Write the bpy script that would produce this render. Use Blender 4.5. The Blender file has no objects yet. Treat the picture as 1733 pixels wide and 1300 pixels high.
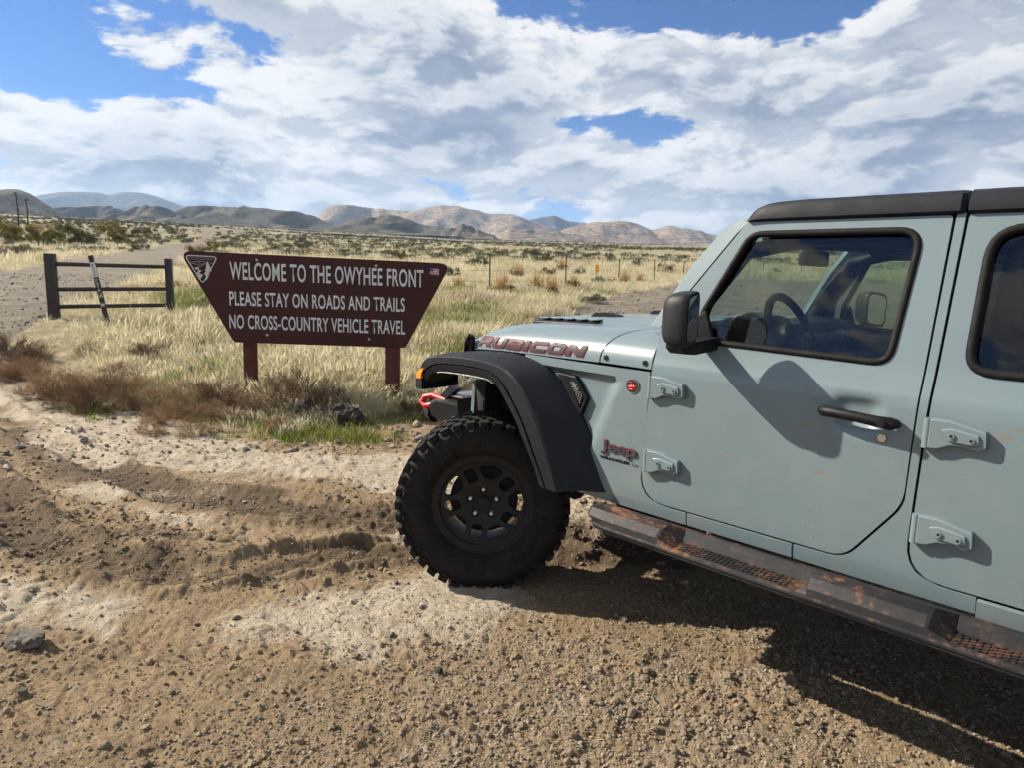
import bpy, bmesh, math, random
import numpy as np
from mathutils import Vector, Matrix

random.seed(7)
RNG = np.random.default_rng(11)
scene = bpy.context.scene
COL = scene.collection

# ------------------------------------------------------------------ camera
cam_data = bpy.data.cameras.new('camera')
cam_data.sensor_width = 36.0
cam_data.lens = 1155.0 / 1733.0 * 36.0
cam_data.clip_start = 0.05
cam_data.clip_end = 90000.0
cam = bpy.data.objects.new('camera', cam_data)
COL.objects.link(cam)
_p, _r = math.radians(9.05), math.radians(1.5)
_F = Vector((0, math.cos(_p), -math.sin(_p)))
_R0 = Vector((1, 0, 0)); _U0 = Vector((0, math.sin(_p), math.cos(_p)))
_R = _R0 * math.cos(_r) + _U0 * math.sin(_r)
_U = -_R0 * math.sin(_r) + _U0 * math.cos(_r)
_m = Matrix((_R, _U, -_F)).transposed().to_4x4()
_m.translation = Vector((0, 0, 1.57))
cam.matrix_world = _m
scene.camera = cam

# ------------------------------------------------------------------ sun, sky, exposure
SUN_DIR = Vector((-1.404, 0.398, 1.0)).normalized()
SUN_EL = math.asin(SUN_DIR.z)
SUN_AZ = math.atan2(SUN_DIR.x, SUN_DIR.y)
sun_data = bpy.data.lights.new('sun', 'SUN')
sun_data.energy = 5.0
sun_data.angle = math.radians(0.53)
sun_data.color = (1.0, 0.92, 0.79)
sun = bpy.data.objects.new('sun', sun_data)
COL.objects.link(sun)
sun.rotation_euler = (-SUN_DIR).to_track_quat('-Z', 'Y').to_euler()
sun.location = SUN_DIR * 60

scene.view_settings.view_transform = 'Standard'
scene.view_settings.look = 'None'
scene.view_settings.gamma = 1.0
scene.view_settings.use_curve_mapping = False
scene.view_settings.exposure = 1.08

class NT:
    """small helper to write node trees"""
    def __init__(self, tree):
        self.t = tree; self.n = tree.nodes; self.l = tree.links
    def new(self, typ, **kw):
        nd = self.n.new(typ)
        for k, v in kw.items():
            setattr(nd, k, v)
        return nd
    def set(self, sock, v):
        if v is None: return
        if isinstance(v, bpy.types.NodeSocket): self.l.new(v, sock)
        else:
            if hasattr(sock.default_value, '__len__') and not hasattr(v, '__len__'):
                v = [v] * len(sock.default_value)
            if hasattr(sock.default_value, '__len__') and len(sock.default_value) == 4 and len(v) == 3:
                v = (*v, 1.0)
            sock.default_value = v
    def math(self, op, a, b=None, c=None, clamp=False):
        nd = self.new('ShaderNodeMath', operation=op, use_clamp=clamp)
        self.set(nd.inputs[0], a); self.set(nd.inputs[1], b); self.set(nd.inputs[2], c)
        return nd.outputs[0]
    def vmath(self, op, a, b=None, out=0):
        nd = self.new('ShaderNodeVectorMath', operation=op)
        self.set(nd.inputs[0], a)
        if b is not None:
            self.set(nd.inputs['Scale'] if op == 'SCALE' else nd.inputs[1], b)
        return nd.outputs[out]
    def noise(self, vec, scale, detail=4, rough=0.5, dist=0.0, out='Fac', w=None):
        nd = self.new('ShaderNodeTexNoise')
        if w is not None:
            nd.noise_dimensions = '4D'; self.set(nd.inputs['W'], w)
        self.set(nd.inputs['Vector'], vec)
        self.set(nd.inputs['Scale'], scale); self.set(nd.inputs['Detail'], detail)
        self.set(nd.inputs['Roughness'], rough); self.set(nd.inputs['Distortion'], dist)
        return nd.outputs[out]
    def voro(self, vec, scale, feature='F1', rand=1.0, out='Distance'):
        nd = self.new('ShaderNodeTexVoronoi', feature=feature)
        self.set(nd.inputs['Vector'], vec); self.set(nd.inputs['Scale'], scale)
        self.set(nd.inputs['Randomness'], rand)
        return nd.outputs[out]
    def ramp(self, fac, stops, interp='LINEAR'):
        nd = self.new('ShaderNodeValToRGB')
        cr = nd.color_ramp; cr.interpolation = interp
        while len(cr.elements) < len(stops): cr.elements.new(0.5)
        for e, (p, c) in zip(cr.elements, stops):
            e.position = p
            e.color = (*c, 1.0) if hasattr(c, '__len__') else (c, c, c, 1.0)
        self.set(nd.inputs[0], fac)
        return nd.outputs[0]
    def maprange(self, v, a, b, c=0.0, d=1.0, smooth=True):
        nd = self.new('ShaderNodeMapRange', interpolation_type='SMOOTHSTEP' if smooth else 'LINEAR')
        self.set(nd.inputs[0], v); self.set(nd.inputs[1], a); self.set(nd.inputs[2], b)
        self.set(nd.inputs[3], c); self.set(nd.inputs[4], d)
        return nd.outputs[0]
    def mix(self, fac, a, b, mode='MIX'):
        nd = self.new('ShaderNodeMix', data_type='RGBA', blend_type=mode)
        self.set(nd.inputs[0], fac); self.set(nd.inputs[6], a); self.set(nd.inputs[7], b)
        return nd.outputs[2]
    def bump(self, h, strength=0.5, dist=0.01, normal=None):
        nd = self.new('ShaderNodeBump')
        self.set(nd.inputs['Height'], h); nd.inputs['Strength'].default_value = strength
        nd.inputs['Distance'].default_value = dist
        if normal is not None: self.l.new(normal, nd.inputs['Normal'])
        return nd.outputs[0]
    def mapping(self, vec, scale=(1, 1, 1), rot=(0, 0, 0), loc=(0, 0, 0)):
        nd = self.new('ShaderNodeMapping')
        self.set(nd.inputs['Vector'], vec)
        nd.inputs['Scale'].default_value = scale; nd.inputs['Rotation'].default_value = rot
        nd.inputs['Location'].default_value = loc
        return nd.outputs[0]

# world: Nishita sky with a broken deck of cumulus, laid out on a flat layer overhead
world = bpy.data.worlds.new('World'); scene.world = world; world.use_nodes = True
w = NT(world.node_tree); w.n.clear()
sky = w.new('ShaderNodeTexSky', sky_type='NISHITA', sun_disc=False)
sky.sun_elevation = SUN_EL; sky.sun_rotation = SUN_AZ
sky.altitude = 800; sky.air_density = 1.0; sky.dust_density = 0.25; sky.ozone_density = 3.0
tc = w.new('ShaderNodeTexCoord')
D = w.vmath('NORMALIZE', tc.outputs['Generated'])
sep = w.new('ShaderNodeSeparateXYZ'); w.set(sep.inputs[0], D)
dx, dy, dz = sep.outputs
den = w.math('ADD', w.math('MAXIMUM', dz, 0.0), 0.10)
cmb = w.new('ShaderNodeCombineXYZ')
w.set(cmb.inputs[0], w.math('DIVIDE', dx, den)); w.set(cmb.inputs[1], w.math('DIVIDE', dy, den))
w.set(cmb.inputs[2], 0.0)
P = cmb.outputs[0]
A = w.math('ARCTAN2', dx, dy); E = w.math('ARCSINE', dz)
def lobe(az, el, sx, sy, amp):
    """a wide soft opening (or bank) in the deck around a compass bearing and height, degrees"""
    a = w.math('DIVIDE', w.math('SUBTRACT', A, math.radians(az)), math.radians(sx))
    e = w.math('DIVIDE', w.math('SUBTRACT', E, math.radians(el)), math.radians(sy))
    q = w.math('ADD', w.math('MULTIPLY', a, a), w.math('MULTIPLY', e, e))
    return w.math('MULTIPLY', w.math('POWER', 2.718, w.math('MULTIPLY', q, -1.0)), amp)
CLOUD_SEED = (3.1, 1.7)
LOBES = [(-34, 20.5, 10, 4, -.34), (-37, 13.0, 8, 2.0, -.26), (11, 20, 9, 2.6, -.26), (22, 19.5, 8, 2.4, -.20), (7, 12.0, 6, 1.2, -.16), (-40, 8, 5, 2, -.10), (30, 13, 14, 6, .12), (-10, 16, 12, 4, .10), (-5, 10.5, 7, 1.8, .22), (-28, 5.5, 10, 1.5, .06), (5, 5.5, 40, 3.0, .06)]
# broad banks lie on the layer overhead; their billows are laid out by direction
W1 = w.noise(D, 3.2, 2, 0.5, out='Color')
Dw = w.vmath('ADD', D, w.vmath('SCALE', w.vmath('SUBTRACT', W1, (0.5, 0.5, 0.5)), 0.10))
def density(off=(0, 0, 0), det=9):
    vec = w.vmath('ADD', Dw, off)
    big = w.noise(w.vmath('MULTIPLY', w.vmath('ADD', vec, (CLOUD_SEED[0], CLOUD_SEED[1], 0.0)), (2.6, 2.6, 6.5)), 1.0, 2, 0.5)
    fine = w.noise(w.vmath('MULTIPLY', vec, (1.0, 1.0, 2.3)), 8.0, det, 0.62)
    return w.math('ADD', w.math('MULTIPLY', big, 0.62), w.math('MULTIPLY', fine, 0.68))
bias = None
for args in LOBES:
    o = lobe(*args)
    bias = o if bias is None else w.math('ADD', bias, o)
d0 = w.math('ADD', density(), bias)
sunp = Vector((SUN_DIR.x, SUN_DIR.y, 0)).normalized()
d1 = w.math('ADD', density((sunp.x * 0.022, sunp.y * 0.022, 0.020), 4), bias)
cover = w.maprange(d0, 0.570, 0.632)
thick = w.maprange(d0, 0.62, 0.92)
rim = w.maprange(w.math('SUBTRACT', d0, d1), -0.06, 0.085)
lit = w.math('ADD', w.math('MULTIPLY', rim, 0.58), w.math('MULTIPLY', w.math('SUBTRACT', 1.0, thick), 0.52), clamp=True)
ccol = w.ramp(lit, [(0.0, (0.22, 0.28, 0.41)), (0.25, (0.34, 0.40, 0.52)), (0.5, (0.58, 0.63, 0.70)), (0.72, (0.80, 0.82, 0.86)), (1.0, (1.0, 1.0, 1.0))])
skyc = w.vmath('SCALE', sky.outputs[0], 0.080)
skyc = w.mix(1.0, skyc, (0.42, 0.75, 1.18), 'MULTIPLY')
# thin veil towards the horizon, where the deck is seen edge on
lowv = w.maprange(dz, 0.02, 0.22, 0.62, 0.0)
skyv = w.mix(lowv, skyc, (0.36, 0.52, 0.78))
outc = w.mix(cover, skyv, w.vmath('SCALE', ccol, 0.74))
bg = w.new('ShaderNodeBackground'); w.set(bg.inputs[0], outc); bg.inputs[1].default_value = 0.60
wo = w.new('ShaderNodeOutputWorld'); w.l.new(bg.outputs[0], wo.inputs[0])
world.cycles.sampling_method = 'MANUAL'; world.cycles.sample_map_resolution = 512

scene.cycles.use_denoising = True
scene.cycles.max_bounces = 6
scene.cycles.diffuse_bounces = 2
scene.cycles.glossy_bounces = 3
scene.cycles.transparent_max_bounces = 12
scene.cycles.volume_bounces = 0
scene.cycles.use_adaptive_sampling = True
scene.cycles.adaptive_threshold = 0.03
scene.cycles.use_light_tree = False
scene.cycles.caustics_reflective = False
scene.cycles.caustics_refractive = False

# ------------------------------------------------------------------ helpers
def tag(o, label=None, cat=None, group=None, kind=None):
    if label: o['label'] = label
    if cat: o['category'] = cat
    if group: o['group'] = group
    if kind: o['kind'] = kind
    return o

def empty(name, loc=(0, 0, 0), rz=0.0, label=None, cat=None, group=None):
    o = bpy.data.objects.new(name, None)
    o.empty_display_size = 0.2
    COL.objects.link(o); o.location = loc; o.rotation_euler = (0, 0, rz)
    return tag(o, label, cat, group)

def link(name, me, mat=None, parent=None):
    o = bpy.data.objects.new(name, me)
    if mat is not None:
        if not me.materials: me.materials.append(mat)
    COL.objects.link(o)
    if parent is not None: o.parent = parent
    return o

def finish(bm, name, smooth=None, recalc=True):
    """bmesh -> mesh; smooth = angle in degrees above which an edge stays sharp"""
    if recalc: bmesh.ops.recalc_face_normals(bm, faces=bm.faces[:])
    if smooth is not None:
        th = math.radians(smooth)
        for f in bm.faces: f.smooth = True
        for e in bm.edges:
            if len(e.link_faces) == 2 and e.calc_face_angle(0) > th: e.smooth = False
    me = bpy.data.meshes.new(name); bm.to_mesh(me); bm.free()
    return me

def pydata(name, verts, faces, smooth=False):
    me = bpy.data.meshes.new(name)
    me.from_pydata([tuple(v) for v in verts], [], faces); me.update()
    if smooth: me.polygons.foreach_set('use_smooth', [True] * len(me.polygons))
    return me

def bm_box(bm, lo, hi):
    vs = [bm.verts.new((x, y, z)) for x in (lo[0], hi[0]) for y in (lo[1], hi[1]) for z in (lo[2], hi[2])]
    for f in ((0, 1, 3, 2), (4, 6, 7, 5), (0, 4, 5, 1), (2, 3, 7, 6), (0, 2, 6, 4), (1, 5, 7, 3)):
        bm.faces.new([vs[i] for i in f])
    return vs

def box_mesh(name, lo, hi, bevel=0.0, seg=2):
    bm = bmesh.new(); bm_box(bm, lo, hi)
    if bevel > 0:
        bmesh.ops.bevel(bm, geom=bm.edges[:], offset=bevel, segments=seg, profile=0.5, affect='EDGES')
    return finish(bm, name, 40)

def tube_verts(path, radii, n=8, closed=False):
    path = [Vector(p) for p in path]; V = []; F = []
    m = len(path); up = None
    for i, p in enumerate(path):
        a = path[(i - 1) % m] if (closed or i > 0) else p
        b = path[(i + 1) % m] if (closed or i < m - 1) else p
        t = (b - a).normalized()
        if up is None:
            up = Vector((0, 0, 1)) if abs(t.z) < 0.9 else Vector((1, 0, 0))
        s = t.cross(up).normalized(); up = s.cross(t).normalized()
        r = radii[i] if hasattr(radii, '__len__') else radii
        for k in range(n):
            ang = 2 * math.pi * k / n
            V.append(p + s * (math.cos(ang) * r) + up * (math.sin(ang) * r))
    for i in range(m if closed else m - 1):
        j = (i + 1) % m
        for k in range(n):
            F.append((i * n + k, i * n + (k + 1) % n, j * n + (k + 1) % n, j * n + k))
    if not closed:
        F.append(tuple(range(n))[::-1]); F.append(tuple((m - 1) * n + k for k in range(n)))
    return V, F

def tube_mesh(name, path, radii, n=8, closed=False):
    V, F = tube_verts(path, radii, n, closed)
    bm = bmesh.new(); vs = [bm.verts.new(v) for v in V]
    for f in F: bm.faces.new([vs[i] for i in f])
    return finish(bm, name, 50)

def lathe_verts(profile, n, a0=0.0):
    """profile of (r, y) about the Y axis"""
    V = []; F = []; m = len(profile)
    for k in range(n):
        a = a0 + 2 * math.pi * k / n
        for r, y in profile: V.append((r * math.cos(a), y, r * math.sin(a)))
    for k in range(n):
        j = (k + 1) % n
        for i in range(m - 1): F.append((k * m + i, k * m + i + 1, j * m + i + 1, j * m + i))
    return V, F

def mesh_from(name, V, F, smooth=40, weld=0.0):
    bm = bmesh.new(); vs = [bm.verts.new(v) for v in V]
    for f in F:
        try: bm.faces.new([vs[i] for i in f])
        except ValueError: pass
    if weld: bmesh.ops.remove_doubles(bm, verts=bm.verts[:], dist=weld)
    return finish(bm, name, smooth)

def copy_tree(o, parent=None):
    c = o.copy(); COL.objects.link(c); c.parent = parent
    for ch in list(o.children): copy_tree(ch, c)
    return c

# noise in numpy
def _hash(ix, iy, seed):
    h = (ix.astype(np.int64) * 374761393 + iy.astype(np.int64) * 668265263 + seed * 974711) & 0xFFFFFFFF
    h = ((h ^ (h >> 13)) * 1274126177) & 0xFFFFFFFF
    h = h ^ (h >> 16)
    return (h & 0xFFFFFF) / float(0xFFFFFF)
def vnoise(x, y, seed=0):
    ix = np.floor(x); iy = np.floor(y); fx = x - ix; fy = y - iy
    fx = fx * fx * (3 - 2 * fx); fy = fy * fy * (3 - 2 * fy)
    a = _hash(ix, iy, seed); b = _hash(ix + 1, iy, seed); c = _hash(ix, iy + 1, seed); d = _hash(ix + 1, iy + 1, seed)
    return (a * (1 - fx) + b * fx) * (1 - fy) + (c * (1 - fx) + d * fx) * fy - 0.5
def fbm(x, y, scale, octs=4, seed=0, gain=0.5, lac=2.03):
    v = np.zeros_like(x, dtype=float); a = 1.0; s = scale
    for o in range(octs):
        c, sn = math.cos(0.6 * o + 0.3), math.sin(0.6 * o + 0.3)
        v += a * vnoise((x * c - y * sn) * s, (x * sn + y * c) * s, seed + o * 17)
        a *= gain; s *= lac
    return v
def sstep(a, b, x):
    t = np.clip((x - a) / (b - a), 0, 1); return t * t * (3 - 2 * t)

# materials
MATS = {}
def material(name):
    m = bpy.data.materials.new(name); m.use_nodes = True
    t = NT(m.node_tree); t.n.clear()
    o = t.new('ShaderNodeOutputMaterial')
    MATS[name] = m
    return m, t, o
def principled(t, o, **kw):
    b = t.new('ShaderNodeBsdfPrincipled')
    for k, v in kw.items():
        t.set(b.inputs[k.replace('_', ' ')], v)
    t.l.new(b.outputs[0], o.inputs[0])
    return b
def simple_mat(name, col, rough=0.6, metal=0.0, var=0.25, scale=30.0, bump=0.0, coat=0.0, spec=0.5, bscale=400.0):
    m, t, o = material(name)
    c = t.new('ShaderNodeTexCoord').outputs['Object']
    n = t.noise(c, scale, 5, 0.6)
    dark = [x * (1 - var) for x in col]; lite = [min(1, x * (1 + var)) for x in col]
    cc = t.ramp(n, [(0.3, dark), (0.7, lite)])
    b = principled(t, o, Base_Color=cc, Metallic=metal)
    t.set(b.inputs['Roughness'], t.maprange(t.noise(c, scale * 2.3, 3), 0.3, 0.7, max(0.02, rough - 0.08), min(1, rough + 0.08)))
    b.inputs['Specular IOR Level'].default_value = spec
    if coat: b.inputs['Coat Weight'].default_value = coat; b.inputs['Coat Roughness'].default_value = 0.06
    if bump: t.l.new(t.bump(t.noise(c, bscale, 3), bump, 0.002), b.inputs['Normal'])
    return m

def scatter(name, pts, rots, scales, idx, tint, variants, label, cat, kind='stuff'):
    """one object of uncountable stuff: low-poly variants set on points with geometry nodes"""
    me = bpy.data.meshes.new(name)
    n = len(pts); me.vertices.add(n)
    me.vertices.foreach_set('co', np.asarray(pts, np.float32).ravel())
    for an, ty, dat, key in (('rot', 'FLOAT_VECTOR', rots, 'vector'), ('scl', 'FLOAT', scales, 'value'),
                             ('vid', 'INT', idx, 'value'), ('tint', 'FLOAT', tint, 'value')):
        a = me.attributes.new(an, ty, 'POINT')
        arr = np.asarray(dat, np.int32 if ty == 'INT' else np.float32)
        a.data.foreach_set(key, arr.ravel())
    ob = bpy.data.objects.new(name, me); COL.objects.link(ob)
    cl = bpy.data.collections.new(name + '_pieces')
    for i, v in enumerate(variants):
        vo = bpy.data.objects.new('%s_piece_%02d' % (name, i), v); cl.objects.link(vo)
    g = bpy.data.node_groups.new(name + '_nodes', 'GeometryNodeTree')
    g.interface.new_socket('Geometry', in_out='INPUT', socket_type='NodeSocketGeometry')
    g.interface.new_socket('Geometry', in_out='OUTPUT', socket_type='NodeSocketGeometry')
    gi = g.nodes.new('NodeGroupInput'); go = g.nodes.new('NodeGroupOutput')
    ci = g.nodes.new('GeometryNodeCollectionInfo'); ci.inputs[0].default_value = cl
    ci.inputs['Separate Children'].default_value = True; ci.inputs['Reset Children'].default_value = True
    ip = g.nodes.new('GeometryNodeInstanceOnPoints'); ip.inputs['Pick Instance'].default_value = True
    def na(nm, ty):
        q = g.nodes.new('GeometryNodeInputNamedAttribute'); q.data_type = ty; q.inputs['Name'].default_value = nm
        return q.outputs['Attribute']
    g.links.new(gi.outputs[0], ip.inputs['Points']); g.links.new(ci.outputs[0], ip.inputs['Instance'])
    g.links.new(na('vid', 'INT'), ip.inputs['Instance Index'])
    g.links.new(na('rot', 'FLOAT_VECTOR'), ip.inputs['Rotation'])
    g.links.new(na('scl', 'FLOAT'), ip.inputs['Scale'])
    g.links.new(ip.outputs[0], go.inputs[0])
    md = ob.modifiers.new('scatter', 'NODES'); md.node_group = g
    return tag(ob, label, cat, None, kind)

# ------------------------------------------------------------------ terrain
_ky = np.array([-3e4, -400, -60, 0, 7.3, 8.6, 11.3, 13.7, 22, 34, 50, 100, 200, 500, 1000, 2000, 3000, 4500, 4e4])
_kz = np.array([-60., -8, -.6, 0, 0.0, .10, .46, .62, .93, 1.20, 1.72, 3.8, 9.4, 24.5, 49, 98, 142, 165, 165])
_sx = np.arcsinh(np.linspace(-3e4, 3e4, 10)) * 0
_tab_s = np.linspace(-12, 12, 6000)
_tab = np.interp(np.sinh(_tab_s), _ky, _kz)
_k = np.hanning(41); _k /= _k.sum()
_tab = np.convolve(np.pad(_tab, 20, mode='edge'), _k, 'valid')
def profile(y): return np.interp(np.arcsinh(y), _tab_s, _tab)

# left edge of the gravel pull-out / right edge of the grass (x as function of y)
def grass_right(y): return np.interp(y, [0, 6.6, 7.4, 8.2, 17.5, 25, 30, 50, 100, 400], [-9, -1.9, -1.15, -.75, 1.6, 4.2, 6.6, 13.5, 31, 140])
def grass_left(y): return np.interp(y, [0, 7.2, 8.5, 10.5, 13, 22, 50, 130, 400], [-3.0, -5.2, -6.4, -7.9, -8.6, -12.2, -25, -57, -172])
def grass_front(x): return np.interp(x, [-30, -7.5, -5.2, -4.4, -3.2, -2.4, -1.65, -1.3, 0], [12.5, 10.4, 7.5, 7.3, 6.75, 6.45, 6.1, 6.75, 7.4])
def road_left(y): return np.interp(y, [0, 6, 10, 25, 40, 90, 150, 400], [-16, -14.5, -14.5, -21, -28.5, -50, -69, -181])

RUT1 = np.array([(-9, 10.5), (-5.36, 7.0), (-3.41, 5.34), (-2.33, 4.6), (-1.42, 4.36), (-.66, 4.14), (.6, 3.9), (3, 3.4)])
RUT2 = np.array([(-6.4, 7.2), (-3.37, 4.32), (-2.49, 3.59), (-1.88, 3.36), (-1.55, 3.31), (-1.01, 3.57), (-.54, 3.72), (.3, 3.75)])
RUT3 = np.array([(-8, 8.2), (-4.6, 5.2), (-3.0, 4.15), (-2.0, 3.85), (-1.0, 3.95), (-.4, 4.0)])
RUT4 = np.array([(-6, 5.2), (-3.0, 3.2), (-2.0, 2.75), (-1.2, 2.62), (-.4, 2.7), (1.4, 2.2)])
RUT5 = np.array([(-8.6, 9.6), (-5.2, 6.5), (-3.2, 5.6), (-1.9, 5.05), (-.8, 4.8), (.4, 4.6)])
def catmull(P, n=24):
    P = np.asarray(P, float); Q = np.vstack([2 * P[0] - P[1], P, 2 * P[-1] - P[-2]]); out = []
    for i in range(1, len(Q) - 2):
        for t in np.linspace(0, 1, n, endpoint=False):
            a, b, c, d = Q[i - 1], Q[i], Q[i + 1], Q[i + 2]
            out.append(0.5 * ((2 * b) + (-a + c) * t + (2 * a - 5 * b + 4 * c - d) * t * t + (-a + 3 * b - 3 * c + d) * t ** 3))
    out.append(P[-1]); return np.array(out)
def poly_dist(x, y, P):
    """signed distance to a polyline and length along it"""
    best = np.full(x.shape, 1e9); sgn = np.zeros(x.shape); along = np.zeros(x.shape); L = 0
    for (ax, ay), (bx, by) in zip(P[:-1], P[1:]):
        vx, vy = bx - ax, by - ay; l2 = vx * vx + vy * vy
        t = np.clip(((x - ax) * vx + (y - ay) * vy) / l2, 0, 1)
        ex, ey = x - ax - t * vx, y - ay - t * vy
        d = np.hypot(ex, ey); m = d < best
        best = np.where(m, d, best); sgn = np.where(m, np.sign(vx * ey - vy * ex), sgn)
        along = np.where(m, L + t * math.sqrt(l2), along); L += math.sqrt(l2)
    return best, sgn, along

def worley(x, y, sc, seed):
    """distance to the nearest cell point and that cell's random number"""
    x = x * sc; y = y * sc; ix = np.floor(x); iy = np.floor(y)
    best = np.full(x.shape, 9.0); rnd = np.zeros(x.shape)
    for a in (-1, 0, 1):
        for b in (-1, 0, 1):
            cx, cy = ix + a, iy + b
            d = np.hypot(cx + _hash(cx, cy, seed) - x, cy + _hash(cx, cy, seed + 7) - y); m = d < best
            best = np.where(m, d, best); rnd = np.where(m, _hash(cx, cy, seed + 13), rnd)
    return best, rnd
def veg_mask(x, y):
    """1 where the ground carries grass and scrub, 0 on dirt and gravel"""
    n = fbm(x, y, 0.9, 3, 5) * 0.9 + fbm(x, y, 4.0, 2, 9) * 0.25
    nf = fbm(x, y, 0.12, 3, 15) * np.clip(y * .12, 0, 6)
    dF = y - grass_front(x) + n * .8
    dR = grass_right(y) - x + n * 1.0 + nf * .3
    dL = x - grass_left(y) + n * 1.2 + nf * .3
    a = np.minimum(np.minimum(dF, dR), dL)
    b = np.minimum(road_left(y) - x + n * 1.2 + nf * .4, y + 40)
    # verge on the far side of the right hand gravel
    c = (y - np.interp(x, [-50, 0, 8, 12, 20, 40, 80, 200], [999, 999, 95, 60, 52, 48, 46, 40])) + nf
    m = np.maximum(np.maximum(a, b), c)
    return sstep(-.15, .35, m)

def height(x, y, fine=True):
    x = np.asarray(x, float); y = np.asarray(y, float)
    d = np.hypot(x, y)
    z = profile(y - np.clip(-x - 9, 0, 4000) * .02 + np.clip(x, 0, 4000) * .03)
    z = z + np.clip(-x - 40, 0, 3000) * .028 * sstep(60, 250, y)
    z = z + fbm(x, y, 0.004, 4, 31) * 7.0 * sstep(80, 900, d)
    z = z + fbm(x, y, 0.05, 3, 33) * .55 * sstep(14, 60, d)
    v = veg_mask(x, y)
    z = z + v * (fbm(x, y, 0.45, 3, 41) * .16 + .05) * sstep(5, 9, d)
    # ditch-free road crown left
    if not fine: return z
    near = 1 - sstep(14, 40, d)
    jeep = np.hypot(x - 1.6, y - 2.8)
    rough = 1.0 - .35 * v
    flat = 1 - .75 * np.exp(-((jeep / 1.5) ** 2))
    z = z + near * flat * rough * (fbm(x, y, 1.1, 3, 51) * .045 + fbm(x, y, 6.5, 3, 52) * .020)
    # clods
    cl = sstep(.02, .30, fbm(x, y, 16., 3, 53)) * sstep(-.10, .25, fbm(x, y, 1.3, 2, 54))
    z = z + near * (1 - v) * cl * .013 * sstep(1.0, 2.2, d)
    z = z + near * np.abs(fbm(x, y, 26., 3, 55, .65)) * .018
    msk = sstep(-.10, .22, fbm(x, y, 1.0, 3, 56)) * (1 - v) * near * (.35 + .65 * flat)
    for sc_, amp_, sd_ in ((9., .034, 81), (21., .015, 83)):
        dd, rr = worley(x + fbm(x, y, 8., 2, 85) * .05, y, sc_, sd_)
        z = z + msk * amp_ * np.maximum(0, rr - .35) * np.sqrt(np.maximum(0, 1 - (dd / .52) ** 2))
    for P, wd, dep in RUTS:
        dd, sg, al = poly_dist(x, y, P)
        nn = fbm(x, y, 2.0, 2, 61) * .06
        q = (dd + nn) / wd
        tread = .5 + .5 * np.sin(al * 2 * math.pi / .085 + sg * 1.2 + dd * 20)
        z = z - dep * np.exp(-q ** 4) * (1 + fbm(x, y, 3.0, 2, 62) * .5) + dep * .95 * np.exp(-((q - 1.35) / .28) ** 2) * (1 + fbm(x, y, 9, 2, 63) * 1.2)
        z = z + np.exp(-q ** 6) * tread * .007
    jd = np.hypot(x + .15, y - 3.45)
    z = z * (1 - .8 * np.exp(-(jd / .32) ** 2)) + .018 * np.exp(-(jd / .32) ** 2)
    return z
RUTS = [(catmull(RUT1, 8), .15, .030), (catmull(RUT2, 8), .14, .036), (catmull(RUT3, 8), .14, .020), (catmull(RUT4, 8), .15, .012), (catmull(RUT5, 8), .14, .014)]

_da = math.radians(49)
_ang = np.concatenate([np.linspace(-_da, _da, 600), np.linspace(_da, 2 * math.pi - _da, 90)[1:-1]])
_rad = np.concatenate([[0.15, .4, .7, .9, 1.1], 1.25 * 1.0038 ** np.arange(0, 735)])
_rad = np.concatenate([_rad, _rad[-1] * 1.045 ** np.arange(1, 143)])
A, R = np.meshgrid(_ang, _rad)
gx = R * np.sin(A); gy = R * np.cos(A)
gz = np.zeros_like(gx)
nn_ = 770
gz[:nn_] = height(gx[:nn_], gy[:nn_]); gz[nn_:] = height(gx[nn_:], gy[nn_:])
na_, nr_ = len(_ang), len(_rad)
verts = np.stack([gx, gy, gz], -1).reshape(-1, 3)
verts = np.vstack([verts, [[0, 0, float(height(np.array([0.]), np.array([0.]))[0])]]])
I = np.arange(nr_ - 1)[:, None] * na_ + np.arange(na_)[None, :]
J = np.arange(nr_ - 1)[:, None] * na_ + (np.arange(na_)[None, :] + 1) % na_
quads = np.stack([I, J, J + na_, I + na_], -1).reshape(-1, 4)
me = bpy.data.meshes.new('ground')
me.vertices.add(len(verts)); me.vertices.foreach_set('co', verts.astype(np.float32).ravel())
ci_ = len(verts) - 1
tris = np.array([[ci_, (k + 1) % na_, k] for k in range(na_)])
nl = quads.size + tris.size
me.loops.add(nl); me.loops.foreach_set('vertex_index', np.concatenate([quads.ravel(), tris.ravel()]).astype(np.int32))
npoly = len(quads) + len(tris)
me.polygons.add(npoly)
me.polygons.foreach_set('loop_start', np.concatenate([np.arange(len(quads)) * 4, quads.size + np.arange(len(tris)) * 3]).astype(np.int32))
me.update(calc_edges=True)
me.polygons.foreach_set('use_smooth', [True] * npoly)
# what the soil is where: plants' litter / pale dried mud / damp dark soil / loose gravel
X, Y = verts[:, 0], verts[:, 1]
vm = veg_mask(X, Y)
n1 = fbm(X, Y, .8, 4, 71); n2 = fbm(X, Y, 3.0, 3, 72)
def band(P, wd):
    dd, _, _ = poly_dist(X, Y, catmull(P, 6)); return np.exp(-(dd / wd) ** 2)
nearm = np.hypot(X, Y) < 20
pale = np.zeros(len(X)); dark = np.zeros(len(X))
PALE1 = [(-6.2, 8.3), (-4.4, 6.7), (-3.1, 5.95), (-1.8, 5.35), (-.7, 5.15), (.5, 5.2)]
PALE2 = [(-4.6, 3.9), (-2.6, 3.05), (-1.6, 2.85), (-.9, 2.95), (-.2, 3.2)]
PALE3 = [(-3.0, 4.6), (-1.7, 3.95), (-.7, 3.9)]
pale = np.maximum(pale, band(PALE1, .62)); pale = np.maximum(pale, band(PALE2, .30) * .8); pale = np.maximum(pale, band(PALE3, .18) * .6)
pale = np.clip(pale * 1.25 + n1 * 1.0 + n2 * .7 - .25, 0, 1) * (1 - vm) * nearm
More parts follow.
